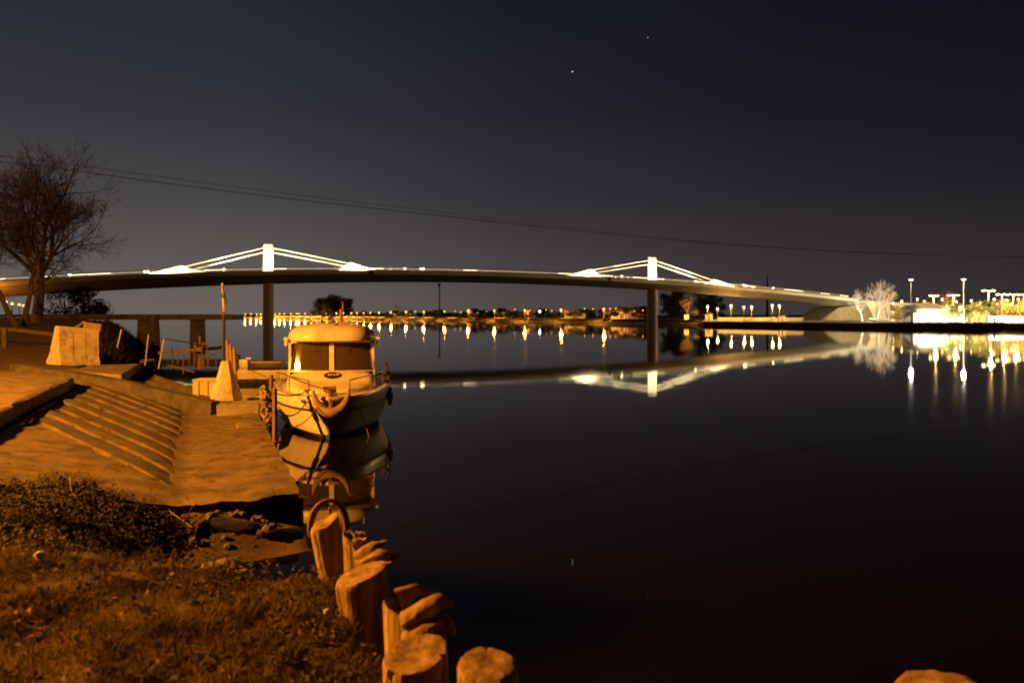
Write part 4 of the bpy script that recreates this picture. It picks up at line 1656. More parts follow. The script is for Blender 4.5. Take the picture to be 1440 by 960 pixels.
# wooden landing stage beyond
jet = thing('landing_stage', PZ(262, 500, .55), 'small wooden landing stage with thin handrails beyond the far slipway', 'jetty')
mb = MB()
D = 40
a, b_ = PD(222, 494, 40), PD(283, 489, 38)
mb.prism([a, b_, b_ + Vector((.2, 3, 0)), a + Vector((.2, 3, 0))], (0, 0, -.16))
lbuild(mb, jet, 'stage_deck', M['plank'])
for px, y0, y1 in ((273, 484, 515), (284, 482, 520), (292, 484, 516), (250, 488, 512)):
    mb = MB()
    mb.tube([PD(px, y1, 37), PD(px, y0, 37)], .032, 6)
    lbuild(mb, jet, 'post', M['rust'])
mb = MB()
mb.tube([PD(228, 476, 42), PD(262, 481, 40), PD(292, 486.5, 37)], .032, 6)
lbuild(mb, jet, 'handrail', M['bark'])
mb = MB()
mb.tube([PD(293, 512, 36), PD(294, 501, 36), PD(298, 497, 36), PD(303, 500, 36), PD(304, 513, 36)], .03, 6)
lbuild(mb, jet, 'hoop', M['rust'])
mb = MB()
p = PD(281, 484, 39)
for k in range(3):
    mb.tube([p + Vector((-.12 + k * .13, 0, -1.2)), p + Vector((-.2 + k * .2, 0, .1 + .32 * (k == 1)))], [.09, .05], 6)
tag(mb.build('mooring_post', M['plank'], smooth=True), 'splintered pale mooring post at the end of the landing stage', 'post')

# pedestal with white concrete cone
ped = PZ(331, 588, .42)
mb = MB()
mb.box((ped.x + .05, ped.y + .35, .36), (1.04, 1.0, .86), rz=.12, bev=.03)
roughen(mb, .12, .016, 8)
tag(mb.build('mooring_plinth', M['old_concrete']), 'dark square concrete plinth at the water edge under the white cone', 'plinth')
cone_p = Vector((PD(318, 540, 20.9).x, 20.9, .79))
mb = MB()
rings = []
for z, k in ((0, 1), (.05, 1.0), (.93, .34), (1.02, .28)):
    rings.append([Vector((cone_p.x + math.cos(a) * .42 * k, cone_p.y + math.sin(a) * .42 * k, cone_p.z + z)) for a in [2 * math.pi * (j + .25) / 6 for j in range(6)]])
mb.loft(rings)
roughen(mb, .09, .012, 5)
tag(mb.build('concrete_cone', M['white_concrete']), 'white faceted concrete cone standing on the dark plinth by the boat', 'block')
# mast beside it
mast = thing('mooring_mast', Vector((PD(314, 500, 21.4).x, 21.4, .8)), 'tall thin pole rising behind the white concrete cone, pale at the top', 'pole')
zt, zm, zb = PD(314, 398.5, 21.4).z, PD(314, 438, 21.4).z, .8
mb = MB()
mb.tube([(0, 0, 0), (.02, 0, zm - .8)], .045, 8)
mb.build('lower_pole', M['black'], mast, True)
mb = MB()
mb.tube([(.02, 0, zm - .8), (-.02, 0, zt - .8)], .034, 8)
mb.build('upper_pole', M['crate'], mast, True)
mb = MB()
mb.tube([(-.01, -.05, zt - .85), (.03, -.08, zt - 1.0), (.09, -.06, zt - 1.22), (.1, -.06, zt - 1.36)], .018, 6)
mb.box((.02, -.05, zt - 1.12), (.1, .09, .12), bev=.02)
mb.box((.09, -.06, zt - 1.25), (.05, .05, .08), bev=.01)
mb.build('pulley', M['black'], mast)
mb = MB()
mb.tube([(.02 + .07 * math.cos(a), -.045, zm - .8 + .07 * math.sin(a)) for a in [6.283 * k / 14 for k in range(14)]], .014, 5, closed=True)
mb.build('ring', M['rust'], mast)
for px, y0, y1, lab in ((319.5, 478, 512, 'short brown post just right of the tall pole'), (324, 484, 514, 'shorter brown post second from the tall pole'), (329, 488, 518, 'leaning brown post nearest the small open boat')):
    mb = MB()
    mb.tube([PD(px + 2, y1 + 14, 22.2), PD(px, y0, 22.2)], [.055, .045], 7)
    tag(mb.build('wooden_post', M['plank'], smooth=True), lab, 'post', 'short posts beside the tall pole')
for i, (px, D, y0, y1, lab) in enumerate(((241, 31, 487, 520, 'thin dark stake leaning by the far slipway edge'), (258, 29, 497, 526, 'short dark stake in the clutter left of the pale crate'), (268, 30, 492, 522, 'thin dark stake just left of the pale crate'))):
    mb = MB()
    mb.tube([PD(px + 3 - i * 3, y1, D), PD(px, y0, D)], .03, 6)
    tag(mb.build('thin_stake', M['bark'], smooth=True), lab, 'stake', 'thin dark stakes by the far slipway')
mb = MB()
rnd = random.Random(88)
mb.tube([PD(236, 514, 27.5), PD(256, 518, 26.6), PD(272, 523, 25.6)], [.035, .04, .03], 6)
tag(mb.build('fallen_pole', M['bark'], smooth=True), 'dark fallen pole lying across the clutter behind the far slipway', 'pole')
# plastic crate and boxes
p = PD(289, 545, 23.5)
crate = thing('fish_crate', Vector((p.x, 23.5, .62)), 'pale plastic crate left of the white concrete cone', 'crate', rz=.2)
mb = MB()
for x, y, sx_, sy_ in ((0, -.24, .62, .03), (0, .24, .62, .03), (-.3, 0, .03, .45), (.3, 0, .03, .45)):
    mb.box((x, y, .28), (sx_, sy_, .5))
mb.box((0, 0, .05), (.58, .44, .03))
mb.build('crate_body', M['crate'], crate)
mb = MB()
mb.box((.08, -.27, .28), (.05, .04, .5))
mb.box((-.17, -.27, .28), (.05, .04, .5))
mb.box((0, -.27, .51), (.64, .05, .05))
mb.build('rim', M['crate'], crate)

# two steel posts at the apron corner
for px, y0, y1, lab in ((381.5, 527, 599, 'rusty steel mooring post, the farther of the two with rope wound round'), (386.5, 546, 626, 'rusty steel mooring post nearest the apron corner')):
    q = PZ(px, y1 - 4, .5)
    mb = MB()
    zt = PD(px, y0, q.y).z
    mb.tube([(q.x, q.y, .3), (q.x, q.y, zt - .01), (q.x, q.y, zt)], [.05, .05, .042], 10)
    mb.tube([(q.x, q.y, .49), (q.x, q.y, .53)], .11, 10)
    tag(mb.build('mooring_post', M['rust'], smooth=True), lab, 'post', 'steel posts at the apron corner')
mb = MB()
q0 = PZ(381.5, 595, .5)
mb.tube([(q0.x + .07 * math.cos(a) , q0.y + .07 * math.sin(a), 1.02 + a * .008) for a in [k * .4 for k in range(56)]], .02, 5)
tag(mb.build('rope_coil', M['rope'], smooth=True), 'rope wound in turns round the farther mooring post', 'rope')
mb = MB()
rnd = random.Random(31)
for k in range(9):
    c = PD(375 + rnd.uniform(-4, 4), rnd.uniform(553, 590), 18.15)
    r_ = rnd.uniform(.05, .11)
    ph = rnd.uniform(0, 6)
    mb.tube([(c.x + r_ * math.cos(a) * .8 + .03 * math.sin(3 * a + ph), c.y + .08 * math.sin(a * 2 + ph), c.z + r_ * 1.7 * math.sin(a + .3 * math.sin(a + ph))) for a in [6.283 * q / 18 for q in range(18)]], .032, 6, closed=True)
tag(mb.build('old_rope', M['rope'], smooth=True), 'bunch of pale old rope hanging at the quay edge beside the posts', 'rope')
# raised kerb block at the corner
q = SL(1.28, 6.6, .5)
mb = MB()
mb.box((q.x, q.y, .46), (.62, .9, .22), rz=math.atan2(U.y, U.x) - math.pi / 2, bev=.02)
roughen(mb, .08, .012, 4)
tag(mb.build('corner_block', M['concrete']), 'low concrete block at the apron corner carrying the steel posts', 'block')

# ------------------------------------------------------------------ main boat
bow = Vector((PZ(463, 617, 0).x, PZ(463, 617, 0).y, 0))
stern_dir = Vector((-1.50, 7.4, 0)).normalized()
rz = math.atan2(stern_dir.y, stern_dir.x) - math.pi / 2
boat = thing('motor_boat', bow, 'white cabin motor boat moored bow-on beside the slipway', 'boat', rz=rz)


def bld(mb, name, m, parent=None, smooth=True, angle=35, label=None):
    o = mb.build(name, m, parent or boat, smooth, angle)
    if label:
        o["label"] = label
    return o


LB = 7.4
BM = 1.65


def beam(k):
    return BM * (1 - (1 - min(k / .52, 1)) ** 2.1) ** .62 * (1 - .08 * sstep(.6, 1, k))


def sheer(k):
    return 1.02 + .06 * sstep(0, .4, k) - .12 * sstep(.6, 1, k)


def hull_pt(k, f):
    """k along, f 0 keel .. 1 sheer"""
    bb = beam(k)
    zs_ = sheer(k)
    zk = -.45 + .5 * (1 - sstep(0, .12, k)) * .6
    y = k * LB
    rake = .42 * (1 - sstep(0, .25, k))
    #           half breadth, z
    pr = [(0, 0.0, zk), (.3, .60, -.05), (.42, .80, .10), (.5, .845, .16), (.78, .955, .62), (.84, .99, .76), (1.0, 1.0, zs_)]
    for (f0, h0, z0), (f1, h1, z1) in zip(pr, pr[1:]):
        if f <= f1 + 1e-9:
            u = (f - f0) / (f1 - f0)
            hb, z = h0 + (h1 - h0) * u, z0 + (z1 - z0) * u
            break
    fl = hb ** (1 + 1.3 * (1 - sstep(0, .35, k)))
    return bb * fl, y - rake * max(0, z) / zs_ + .05 * (1 - sstep(0, .1, k)), z


KS = [0, .008, .02, .04, .07, .11, .16, .22, .29, .37, .46, .56, .68, .8, .9, 1.0]
FSU = [.42, .5, .56, .62, .7, .78, .81, .84, .92, 1.0]
FSL = [0, .1, .2, .3, .36, .42]
for nm, FS_, m_ in (('hull', FSU, M['gelcoat']), ('hull_bottom', FSL, M['bottom_paint_and_shade'])):
    mb = MB()
    for sg in (-1, 1):
        rings = []
        for k in KS:
            rings.append([Vector((sg * hull_pt(k, f)[0], hull_pt(k, f)[1], hull_pt(k, f)[2])) for f in FS_])
        mb.loft(rings, closed=False)
    # transom
    tr_ = [Vector((hull_pt(1, f)[0], hull_pt(1, f)[1], hull_pt(1, f)[2])) for f in FS_]
    tl_ = [Vector((-p.x, p.y, p.z)) for p in tr_]
    mb.loft([tr_, tl_], closed=False)
    hull = bld(mb, nm, m_, None, True, 32)
    if nm == 'hull':
        HULL = hull
# rub strake
mb = MB()
for sg in (-1, 1):
    mb.tube([Vector((sg * (hull_pt(k, .81)[0] + .02), hull_pt(k, .81)[1] - (.02 if k < .02 else 0), hull_pt(k, .81)[2] + .03)) for k in KS], .035, 6)
bld(mb, 'rub_strake', M['rub'], HULL)
# toe rail / gunwale cap
mb = MB()
for sg in (-1, 1):
    rings = []
    for k in KS:
        hb, y, z = hull_pt(k, 1)
        inn = max(hb - .13, 0)
        rings.append([Vector((sg * (hb + .012), y, z - .03)), Vector((sg * (hb + .005), y, z + .025)), Vector((sg * (hb - .06 if hb > .06 else 0), y + .03, z + .035)), Vector((sg * inn, y + .10, z + .0)), Vector((sg * inn, y + .12, z - .10))])
    mb.loft(rings, closed=False)
bld(mb, 'gunwale', M['gelcoat'], HULL, True, 50)
# foredeck and side decks
mb = MB()
rings = []
for k in KS[1:]:
    hb, y, z = hull_pt(k, 1)
    inn = max(hb - .10, 0.01)
    rings.append([Vector((x * inn, y + .10, z - .06 + .06 * (1 - x * x))) for x in (-1, -.75, -.4, 0, .4, .75, 1)])
mb.loft(rings, closed=False)
bld(mb, 'foredeck', M['gelcoat'], None, True, 180)
# trunk cabin in front of the windscreen: rounded, rising aft
mb = MB()
rings = []
for y, hw, zt in ((.95, .30, 1.06), (1.05, .55, 1.11), (1.3, .80, 1.15), (1.6, .96, 1.18), (1.85, 1.05, 1.205), (2.0, 1.10, 1.24), (2.1, 1.13, 1.29), (2.32, 1.18, 1.455), (2.42, 1.19, 1.485), (2.75, 1.21, 1.50)):
    r = []
    for j in range(17):
        a = math.pi * j / 16
        cx_, sx_ = math.cos(a), math.sin(a)
        r.append(Vector((hw * (abs(cx_) ** .55) * (1 if cx_ >= 0 else -1), y, .98 + (zt - .98) * (sx_ ** .42))))
    rings.append(r)
mb.loft(rings, closed=False)
mb.add(rings[0], [tuple(range(17))])
tk = bld(mb, 'trunk_cabin', M['gelcoat'], None, True, 60)
# emblem: dark oval plate with pale script strokes
mb = MB()
rings = []
for k, o in ((1, 0), (.96, .02)):
    rings.append([Vector((.03 + .235 * k * math.cos(a), 2.205 - o * .6 + .13 * k * math.sin(a) * .8, 1.385 + o * .8 + .13 * k * math.sin(a) * .6)) for a in [6.283 * j / 28 for j in range(28)]])
mb.loft(rings)
em = bld(mb, 'emblem', M['black'], tk)
mb = MB()
for x0, x1, zz in ((-.12, -.06, 0), (-.03, .0, .005), (.03, .075, 0), (.10, .17, .012)):
    mb.box((.03 + (x0 + x1) / 2, 2.192, 1.401 + zz), (x1 - x0, .03, .03), rx=.64)
bld(mb, 'lettering', M['white_wall'], em, False)
# wheelhouse: sills, pillars, mullion, panes
yF0, yF1 = 2.42, 2.62      # windscreen foot and head
z0, z1 = 1.46, 2.32
hb0, hb1 = 1.17, 1.10
yA = 4.9


def wsp(x, v, o=0.0):
    """point on the windscreen surface; x in half widths, v 0 foot..1 head; slightly bowed"""
    hw = hb0 + (hb1 - hb0) * v
    return Vector((x * hw, yF0 + (yF1 - yF0) * v + .28 * abs(x) ** 2.2 + o, z0 + (z1 - z0) * v))


def strip(mb, x0, x1, v0, v1, o=0.0, th=.05, n=8):
    xs_ = [x0 + (x1 - x0) * i / n for i in range(n + 1)]
    for a, b_ in zip(xs_, xs_[1:]):
        q = [wsp(a, v0, o), wsp(b_, v0, o), wsp(b_, v1, o), wsp(a, v1, o)]
        r = [p + Vector((0, th, 0)) for p in q]
        mb.add(q + r, [(0, 1, 2, 3), (7, 6, 5, 4), (0, 4, 5, 1), (2, 6, 7, 3), (0, 3, 7, 4), (1, 5, 6, 2)])


mb = MB()
strip(mb, -1, 1, 0, .08, 0, .06, 14)
strip(mb, -1, 1, .93, 1.0, 0, .06, 14)
strip(mb, -.055, .055, .06, .95, -.012, .07, 1)
for sg in (-1, 1):
    strip(mb, sg * .955, sg * 1.0, .06, .95, -.004, .07, 1)
    # side walls
    for (ya, yb, za, zb) in ((2.7, yA, .98, 1.52), (2.9, yA, 2.22, 2.34)):
        mb.box((sg * 1.15, (ya + yb) / 2, (za + zb) / 2), (.05, yb - ya, zb - za))
    for yp in (2.82, 3.7, yA - .06):
        mb.box((sg * 1.13, yp, 1.88), (.06, .12, .75))
mb.box((0, yA, 1.65), (2.26, .05, 1.35))
wh = bld(mb, 'wheelhouse', M['gelcoat'], None, False)
for sg in (-1, 1):
    mb = MB()
    strip(mb, sg * .05, sg * .96, .075, .94, .03, .012, 8)
    bld(mb, 'windscreen_pane', M['glass'], wh, True, 60)
    mb = MB()
    mb.box((sg * 1.14, 3.8, 1.87), (.012, 2.0, .72))
    bld(mb, 'side_window', M['glass'], wh, False)
    mb = MB()
    strip(mb, sg * .05, sg * .965, .055, .10, -.012, .02, 8)
    bld(mb, 'window_seal', M['black'], wh, False)
# wipers
for sg in (-1, 1):
    mb = MB()
    mb.tube([wsp(sg * .45, .93, -.03), wsp(sg * .35, .62, -.03)], .009, 5)
    bld(mb, 'wiper', M['black'], wh)
# roof
mb = MB()
rings = []
for z, kx, ky in ((2.30, .93, .93), (2.315, 1, 1), (2.40, 1.015, 1.01), (2.50, .99, .985), (2.60, .93, .94), (2.69, .82, .85), (2.75, .66, .7), (2.785, .45, .5), (2.80, .2, .25)):
    r = []
    for j in range(40):
        a = 6.283 * j / 40
        c_, s_ = math.cos(a), math.sin(a)
        r.append(Vector((1.21 * kx * abs(c_) ** .62 * (1 if c_ > 0 else -1), 3.72 + 1.42 * ky * abs(s_) ** .7 * (1 if s_ > 0 else -1), z)))
    rings.append(r)
mb.loft(rings)
rf = bld(mb, 'cabin_roof', M['gelcoat'], None, True, 50)
mb = MB()
for x, y in ((-.62, 3.0), (.12, 2.75), (.02, 3.3), (.8, 3.1)):
    mb.box((x, y, 2.74), (.10, .14, .05), rz=.4, bev=.01)
    mb.tube([(x, y, 2.72), (x + .05, y - .02, 2.88)], .012, 5)
bld(mb, 'roof_fitting', M['black'], rf)
mb = MB()
mb.tube([(-.35, 3.2, 2.74), (-.3, 3.2, 3.0)], .012, 5)
mb.tube([(.95, 3.4, 2.6), (.88, 3.4, 2.95)], .012, 5)
bld(mb, 'antenna', M['steel'], rf)
mb = MB()
mb.tube([(.28, 3.9, 2.74), (.29, 3.9, 3.40)], .018, 6)
fl = bld(mb, 'flag_staff', M['plank'], rf)
mb = MB()
g = []
for i in range(6):
    for j in range(5):
        u, v = i / 5, j / 4
        g.append(Vector(((.29 - u * .10) + .02 * math.sin(v * 6), 3.9 + .05 * math.sin(u * 7 + v * 2), 3.28 - v * .42 - u * .10)))
mb.add(g, [(i * 5 + j, i * 5 + j + 1, (i + 1) * 5 + j + 1, (i + 1) * 5 + j) for i in range(5) for j in range(4)])
bld(mb, 'flag', M['red_cloth'], fl, True, 180)
# navigation lights at roof corners
for sg in (-1, 1):
    mb = MB()
    mb.box((sg * 1.24, 2.85, 2.36), (.10, .12, .10), bev=.02)
    mb.box((sg * 1.24, 2.85, 2.24), (.07, .07, .14), bev=.01)
    bld(mb, 'nav_light', M['gelcoat'], rf, False)
# bow pulpit rails
mb = MB()
for sg in (-1, 1):
    pts = []
    for k, h in ((.05, .40), (.09, .42), (.16, .42), (.24, .42), (.33, .40), (.42, .34)):
        hb, y, z = hull_pt(k, 1)
        pts.append(Vector((sg * (hb - .10), y + .08, z + h)))
    mb.tube(pts, .017, 6)
    for k, h in ((.05, .40), (.16, .42), (.30, .41), (.42, .34)):
        hb, y, z = hull_pt(k, 1)
        mb.tube([Vector((sg * (hb - .10), y + .08, z)), Vector((sg * (hb - .10), y + .08, z + h))], .015, 6)
hb, y, z = hull_pt(.05, 1)
bld(mb, 'bow_rail', M['steel'])
# big crescent anchor on the bow
mb = MB()
pts, rs = [], []
for i in range(25):
    a = math.radians(-168 + 156 * i / 24)
    f = i / 24
    pts.append(Vector((.06 + .42 * math.cos(a), -.58 + .12 * abs(math.cos(a)), 1.32 + .62 * math.sin(a) * (1.0))))
    rs.append(.03 + .095 * math.sin(math.pi * min(max(f, .0), 1)) ** .8)
mb.tube(pts, rs, 12)
for v_ in (-1, 1):
    mb.sphere((.06 + v_ * .41, -.47, 1.32 - .12), .04, 8, 6)
anc = bld(mb, 'bow_anchor', M['plank'], None, True, 60)
mb = MB()
mb.tube([(.05, -.5, .78), (.03, -.05, 1.06), (.0, .45, 1.08)], [.06, .05, .04], 8)
bld(mb, 'anchor_shank', M['rust'], anc)
# windlass, cleats, small fittings
mb = MB()
mb.box((.0, .62, 1.12), (.22, .26, .12), bev=.03)
mb.tube([(-.16, .62, 1.16), (.16, .62, 1.16)], .07, 10)
bld(mb, 'windlass', M['rust'])
for x, y in ((-.55, .62), (.55, .62)):
    mb = MB()
    mb.tube([(x - .1, y, 1.14), (x + .1, y, 1.14)], .02, 6)
    mb.box((x, y, 1.10), (.07, .05, .08))
    bld(mb, 'cleat', M['steel'])
mb = MB()
mb.box((-.62, .02, .93), (.1, .04, .07), rz=-.5)
bld(mb, 'hawse_plate', M['black'], HULL, False)
mb = MB()
hb, y, z = hull_pt(.40, 1)
mb.tube([(hb - .06, y, z), (hb - .02, y, z + .32), (hb - .12, y, z + .60)], [.045, .04, .03], 8)
mb.sphere((hb - .1, y - .02, z + .30), .07, 8, 6)
bld(mb, 'rail_post', M['black'])
mb = MB()
hb, y, z = hull_pt(.33, 1)
mb.tube([(hb + .06, y - .1, z - .05), (hb + .07, y, z - .3), (hb + .05, y, z - .55)], [.05, .10, .05], 10)
bld(mb, 'fender', M['gelcoat'])
BMAT = Matrix.Translation(bow) @ Matrix.Rotation(rz, 4, 'Z')


def BW(x, y, z):
    return BMAT @ Vector((x, y, z))


def rope(p, q, sag, r, label, n=14, name='mooring_rope', m=None):
    mb = MB()
    pts = []
    for i in range(n + 1):
        f = i / n
        v = p.lerp(q, f)
        v.z -= sag * 4 * f * (1 - f)
        pts.append(v)
    mb.tube(pts, r, 6)
    return tag(mb.build(name, m or M['rope'], smooth=True), label, 'rope', 'mooring ropes of the white boat')


pA, pB = PZ(381.5, 595, .5), PZ(386.5, 622, .5)
rope(BW(-.55, .62, 1.13), Vector((pA.x, pA.y, 1.25)), .12, .016, 'upper mooring rope from the boat foredeck to the farther steel post')
rope(BW(-.5, .3, 1.0), Vector((pB.x, pB.y, 1.2)), .30, .016, 'sagging mooring rope from the bow to the nearer steel post')
rope(BW(-1.3, 2.0, 1.05), Vector((pA.x, pA.y, 1.5)), .10, .016, 'short mooring rope from the boat side rail to the farther steel post')
rope(BW(.62, .35, 1.02), BW(.98, .3, -.05), .0, .012, 'thin pale line hanging from the boat bow straight into the water')
rope(BW(-.15, -.2, .95), Vector((pB.x, pB.y, .75)), .22, .013, 'lowest mooring rope hugging the bow to the nearer steel post')

# ------------------------------------------------------------------ small open boat behind
sb_loc = PD(408, 520, 36)
sb_loc.z = 0
small = thing('open_boat', sb_loc, 'small white open boat with black outboard moored behind the cabin boat', 'boat', rz=math.radians(93))


def sbl(mb, name, m, parent=None, smooth=True, angle=40):
    return mb.build(name, m, parent or small, smooth, angle)


mb = MB()
for sg in (-1, 1):
    rings = []
    for i in range(15):
        k = i / 14
        hb = .85 * (1 - (1 - min(k / .5, 1)) ** 2.2) ** .7
        y = -2.9 + k * 5.2
        zs_ = .66 - .08 * k
        rings.append([Vector((sg * hb * a, y - .3 * (1 - k) ** 3 * f, -.2 + (zs_ + .2) * f)) for a, f in ((.9, .52), (1, .86), (1.03, .88), (1.03, 1), (.9, 1.0), (.86, .78))])
    mb.loft(rings, closed=False)
mb.box((0, 2.28, .36), (1.5, .06, .5))
sh = sbl(mb, 'hull', M['gelcoat'])
mb = MB()
for sg in (-1, 1):
    rings = []
    for i in range(15):
        k = i / 14
        hb = .85 * (1 - (1 - min(k / .5, 1)) ** 2.2) ** .7
        y = -2.9 + k * 5.2
        zs_ = .66 - .08 * k
        rings.append([Vector((sg * hb * a, y - .3 * (1 - k) ** 3 * f, -.2 + (zs_ + .2) * f)) for a, f in ((.0, 0), (.7, .2), (.84, .4), (.9, .52))])
    mb.loft(rings, closed=False)
sbl(mb, 'hull_bottom', M['bottom_paint_and_shade'])  # dark lower half stands for the unlit part of the hull
mb = MB()
mb.box((0, .2, .40), (1.45, 3.9, .04))
sbl(mb, 'inner_deck', M['gelcoat'], None, False)
mb = MB()
mb.box((0, .95, .75), (.95, 1.3, .30), bev=.05)
sbl(mb, 'seat_cover', M['black'], None)
mb = MB()
mb.box((0, .95, .93), (1.0, 1.35, .06), bev=.02)
sbl(mb, 'seat_top', M['crate'], None)
mb = MB()
mb.box((0, 2.0, .78), (.6, .4, .55), bev=.04)
mb.box((.1, 1.85, 1.07), (.28, .25, .12), bev=.03)
sbl(mb, 'console', M['gelcoat'], None)
mb = MB()
mb.box((0, 2.42, 1.08), (.34, .42, .36), bev=.09)
mb.box((0, 2.40, .45), (.16, .22, 1.2), bev=.04)
sbl(mb, 'outboard_motor', M['black'], None)
for sg in (-1, 1):
    mb = MB()
    mb.tube([(sg * .70, -.9, .6), (sg * .72, -.8, .92), (sg * .76, .1, .94), (sg * .78, .2, .6)], .018, 6)
    sbl(mb, 'side_rail', M['steel'], None)
p0 = PD(345, 516, 35.6)
rope(p0, PD(331, 508, 22.2), .12, .016, 'rope from the small open boat to the short posts')

# ------------------------------------------------------------------ stakes along the near water's edge
def stake_mesh(mb, base, top, r, seed, slant=0.0, sa=0.0, jag=.02, hollow=0.0, cracks=3, taper=.0):
    base, top = Vector(base), Vector(top)
    ax = (top - base)
    L = ax.length
    ax.normalize()
    u = ax.orthogonal().normalized()
    u = (Vector((1, 0, 0)) - ax * ax.x).normalized()
    w_ = ax.cross(u)
    rnd = random.Random(seed)
    NA, NV = 84, 30
    ck = [(rnd.uniform(0, 6.283), rnd.uniform(.025, .06), rnd.uniform(.4, .95)) for _ in range(cracks + 3)]

    def rad(a, v):
        x, y = math.cos(a), math.sin(a)
        q = r * (1 + .05 * nz(x * 1.1 + seed, y * 1.1, v * .8) + .03 * nz(x * 5 + seed, y * 5, v * 1.3) + .035 * nz(x * 13, y * 13 + seed, v * 1.1) + .02 * nz(x * 26, y * 26 + seed, v * 1.6))
        q *= 1 + taper * (1 - v)
        for ca, wdt, dep in ck:
            dl = abs((a - ca - .25 * nz(v * 3, seed) + math.pi) % (2 * math.pi) - math.pi)
            if dl < wdt:
                q -= r * .24 * (1 - dl / wdt) * max(0, min(1, (v - (1 - dep)) * 5))
        return q

    def htop(a):
        x, y = math.cos(a), math.sin(a)
        return L + slant * math.cos(a - sa) + jag * (nz(x * 1.2 + seed, y * 1.2, 3) + .3 * nz(x * 5 + seed, y * 5, 1))

    vs = []
    for i in range(NV):
        v = i / (NV - 1)
        for k in range(NA):
            a = 6.283185 * k / NA
            q = rad(a, v)
            if i == NV - 1:
                q *= .955
            vs.append(base + ax * (v * htop(a)) + (u * math.cos(a) + w_ * math.sin(a)) * q)
    for kk in (.86, .7, .5, .3, .12):
        for k in range(NA):
            a = 6.283185 * k / NA
            hh_ = L + slant * math.cos(a - sa) * kk + jag * (nz(math.cos(a) * 1.2 * kk + seed, math.sin(a) * 1.2 * kk, 3) + .3 * nz(math.cos(a) * 5 * kk + seed, math.sin(a) * 5 * kk, 1)) - hollow * (1 - kk) ** .5 + .004 + .002 * math.sin(kk * 40)
            vs.append(base + ax * hh_ + (u * math.cos(a) + w_ * math.sin(a)) * r * kk * .95)
    fs = []
    for i in range(NV + 4):
        for k in range(NA):
            k2 = (k + 1) % NA
            fs.append((i * NA + k, i * NA + k2, (i + 1) * NA + k2, (i + 1) * NA + k))
    fs.append(tuple((NV + 4) * NA + k for k in range(NA)))
    mb.add(vs, fs)


def splinter(mb, pts, widths, thick, seed):
    """flat torn shard of wood along pts (3-D), given half widths and thickness"""
    rnd = random.Random(seed)
    P_, W_ = [], []
    for i in range(len(pts) - 1):
        for j in range(5):
            P_.append(Vector(pts[i]).lerp(Vector(pts[i + 1]), j / 5))
            W_.append(widths[i] + (widths[i + 1] - widths[i]) * j / 5)
    P_.append(Vector(pts[-1]))
    W_.append(widths[-1])
    rings = []
    n = len(P_)
    for i, p in enumerate(P_):
        t = (P_[min(i + 1, n - 1)] - P_[max(i - 1, 0)]).normalized()
        s = t.cross(Vector((0, -1, 0)))
        s = s.normalized() if s.length > .01 else Vector((0, 0, 1))
        o = t.cross(s)
        th = thick * (1 - .6 * i / (n - 1))
        ring = []
        for k in range(14):
            a = 6.2832 * k / 14
            q = 1 + .22 * nz(math.cos(a) * 2 + seed, math.sin(a) * 2, i * .12) + .10 * nz(math.cos(a) * 6, math.sin(a) * 6 + seed, i * .2)
            ring.append(p + s * (math.cos(a) * W_[i] * q) + o * (math.sin(a) * th * q) + t * (.03 * nz(math.cos(a) * 3, seed, 5)) * (i / n))
        rings.append(ring)
    mb.loft(rings)


def stk(mb, label):
    return tag(mb.build('timber_stake', M['stake'], smooth=True, angle=50), label, 'stake', 'weathered stakes along the near water edge')


mb = MB()
stake_mesh(mb, PD(484, 890, 5.2), PD(456, 735, 5.2), .098, 1, .035, 0.6, .02, 0, 1, -.1)
stk(mb, 'leaning round stake with a sawn top, in front of the curved hoop')
mb = MB()
stake_mesh(mb, PD(506, 900, 5.05), PD(500, 752, 5.05), .080, 2, .02, 2.8, .05, .03, 5)
stake_mesh(mb, PD(520, 900, 5.0), PD(516, 778, 5.0), .085, 22, .05, 2.6, .06, .02, 4)
splinter(mb, [PD(505, 785, 4.93), PD(525, 770, 4.92), PD(542, 760, 4.95)], [.05, .04, .006], .05, 1)
splinter(mb, [PD(508, 800, 4.9), PD(535, 783, 4.88), PD(562, 781, 4.9)], [.07, .055, .008], .05, 2)
splinter(mb, [PD(500, 812, 4.86), PD(528, 797, 4.83), PD(551, 790, 4.84)], [.05, .03, .006], .045, 3)
stk(mb, 'split stake with torn splinters pointing over the water')
mb = MB()
stake_mesh(mb, PD(524, 935, 4.5), PD(508, 806, 4.5), .148, 3, .035, 0.4, .010, 0, 1, -.08)
stk(mb, 'broad stake with a slanted flat top, in front of the split one')
mb = MB()
stake_mesh(mb, PD(592, 1060, 3.85), PD(582, 862, 3.85), .148, 4, .075, 3.3, .02, .13, 4)
splinter(mb, [PD(560, 842, 3.78), PD(585, 829, 3.80), PD(616, 832, 3.84)], [.05, .03, .006], .03, 7)
splinter(mb, [PD(572, 872, 3.72), PD(598, 857, 3.69), PD(618, 846, 3.68), PD(634, 850, 3.70)], [.050, .050, .042, .012], .06, 5)
splinter(mb, [PD(574, 902, 3.69), PD(602, 888, 3.66), PD(625, 879, 3.66), PD(637, 888, 3.69)], [.055, .055, .045, .014], .06, 6)
stk(mb, 'tall rotten stake with a hollow side and open jaws of torn wood')
mb = MB()
stake_mesh(mb, PD(588, 1100, 3.45), PD(584, 918, 3.45), .142, 5, .03, 1.0, .012, .01, 1)
stk(mb, 'low sawn stake directly before the rotten one, at the bottom edge')
mb = MB()
stake_mesh(mb, PD(690, 1080, 3.3), PD(686, 934, 3.3), .125, 6, .025, 2.0, .008, 0, 0, .12)
stk(mb, 'short stake standing alone right of the cluster at the bottom edge')
mb = MB()
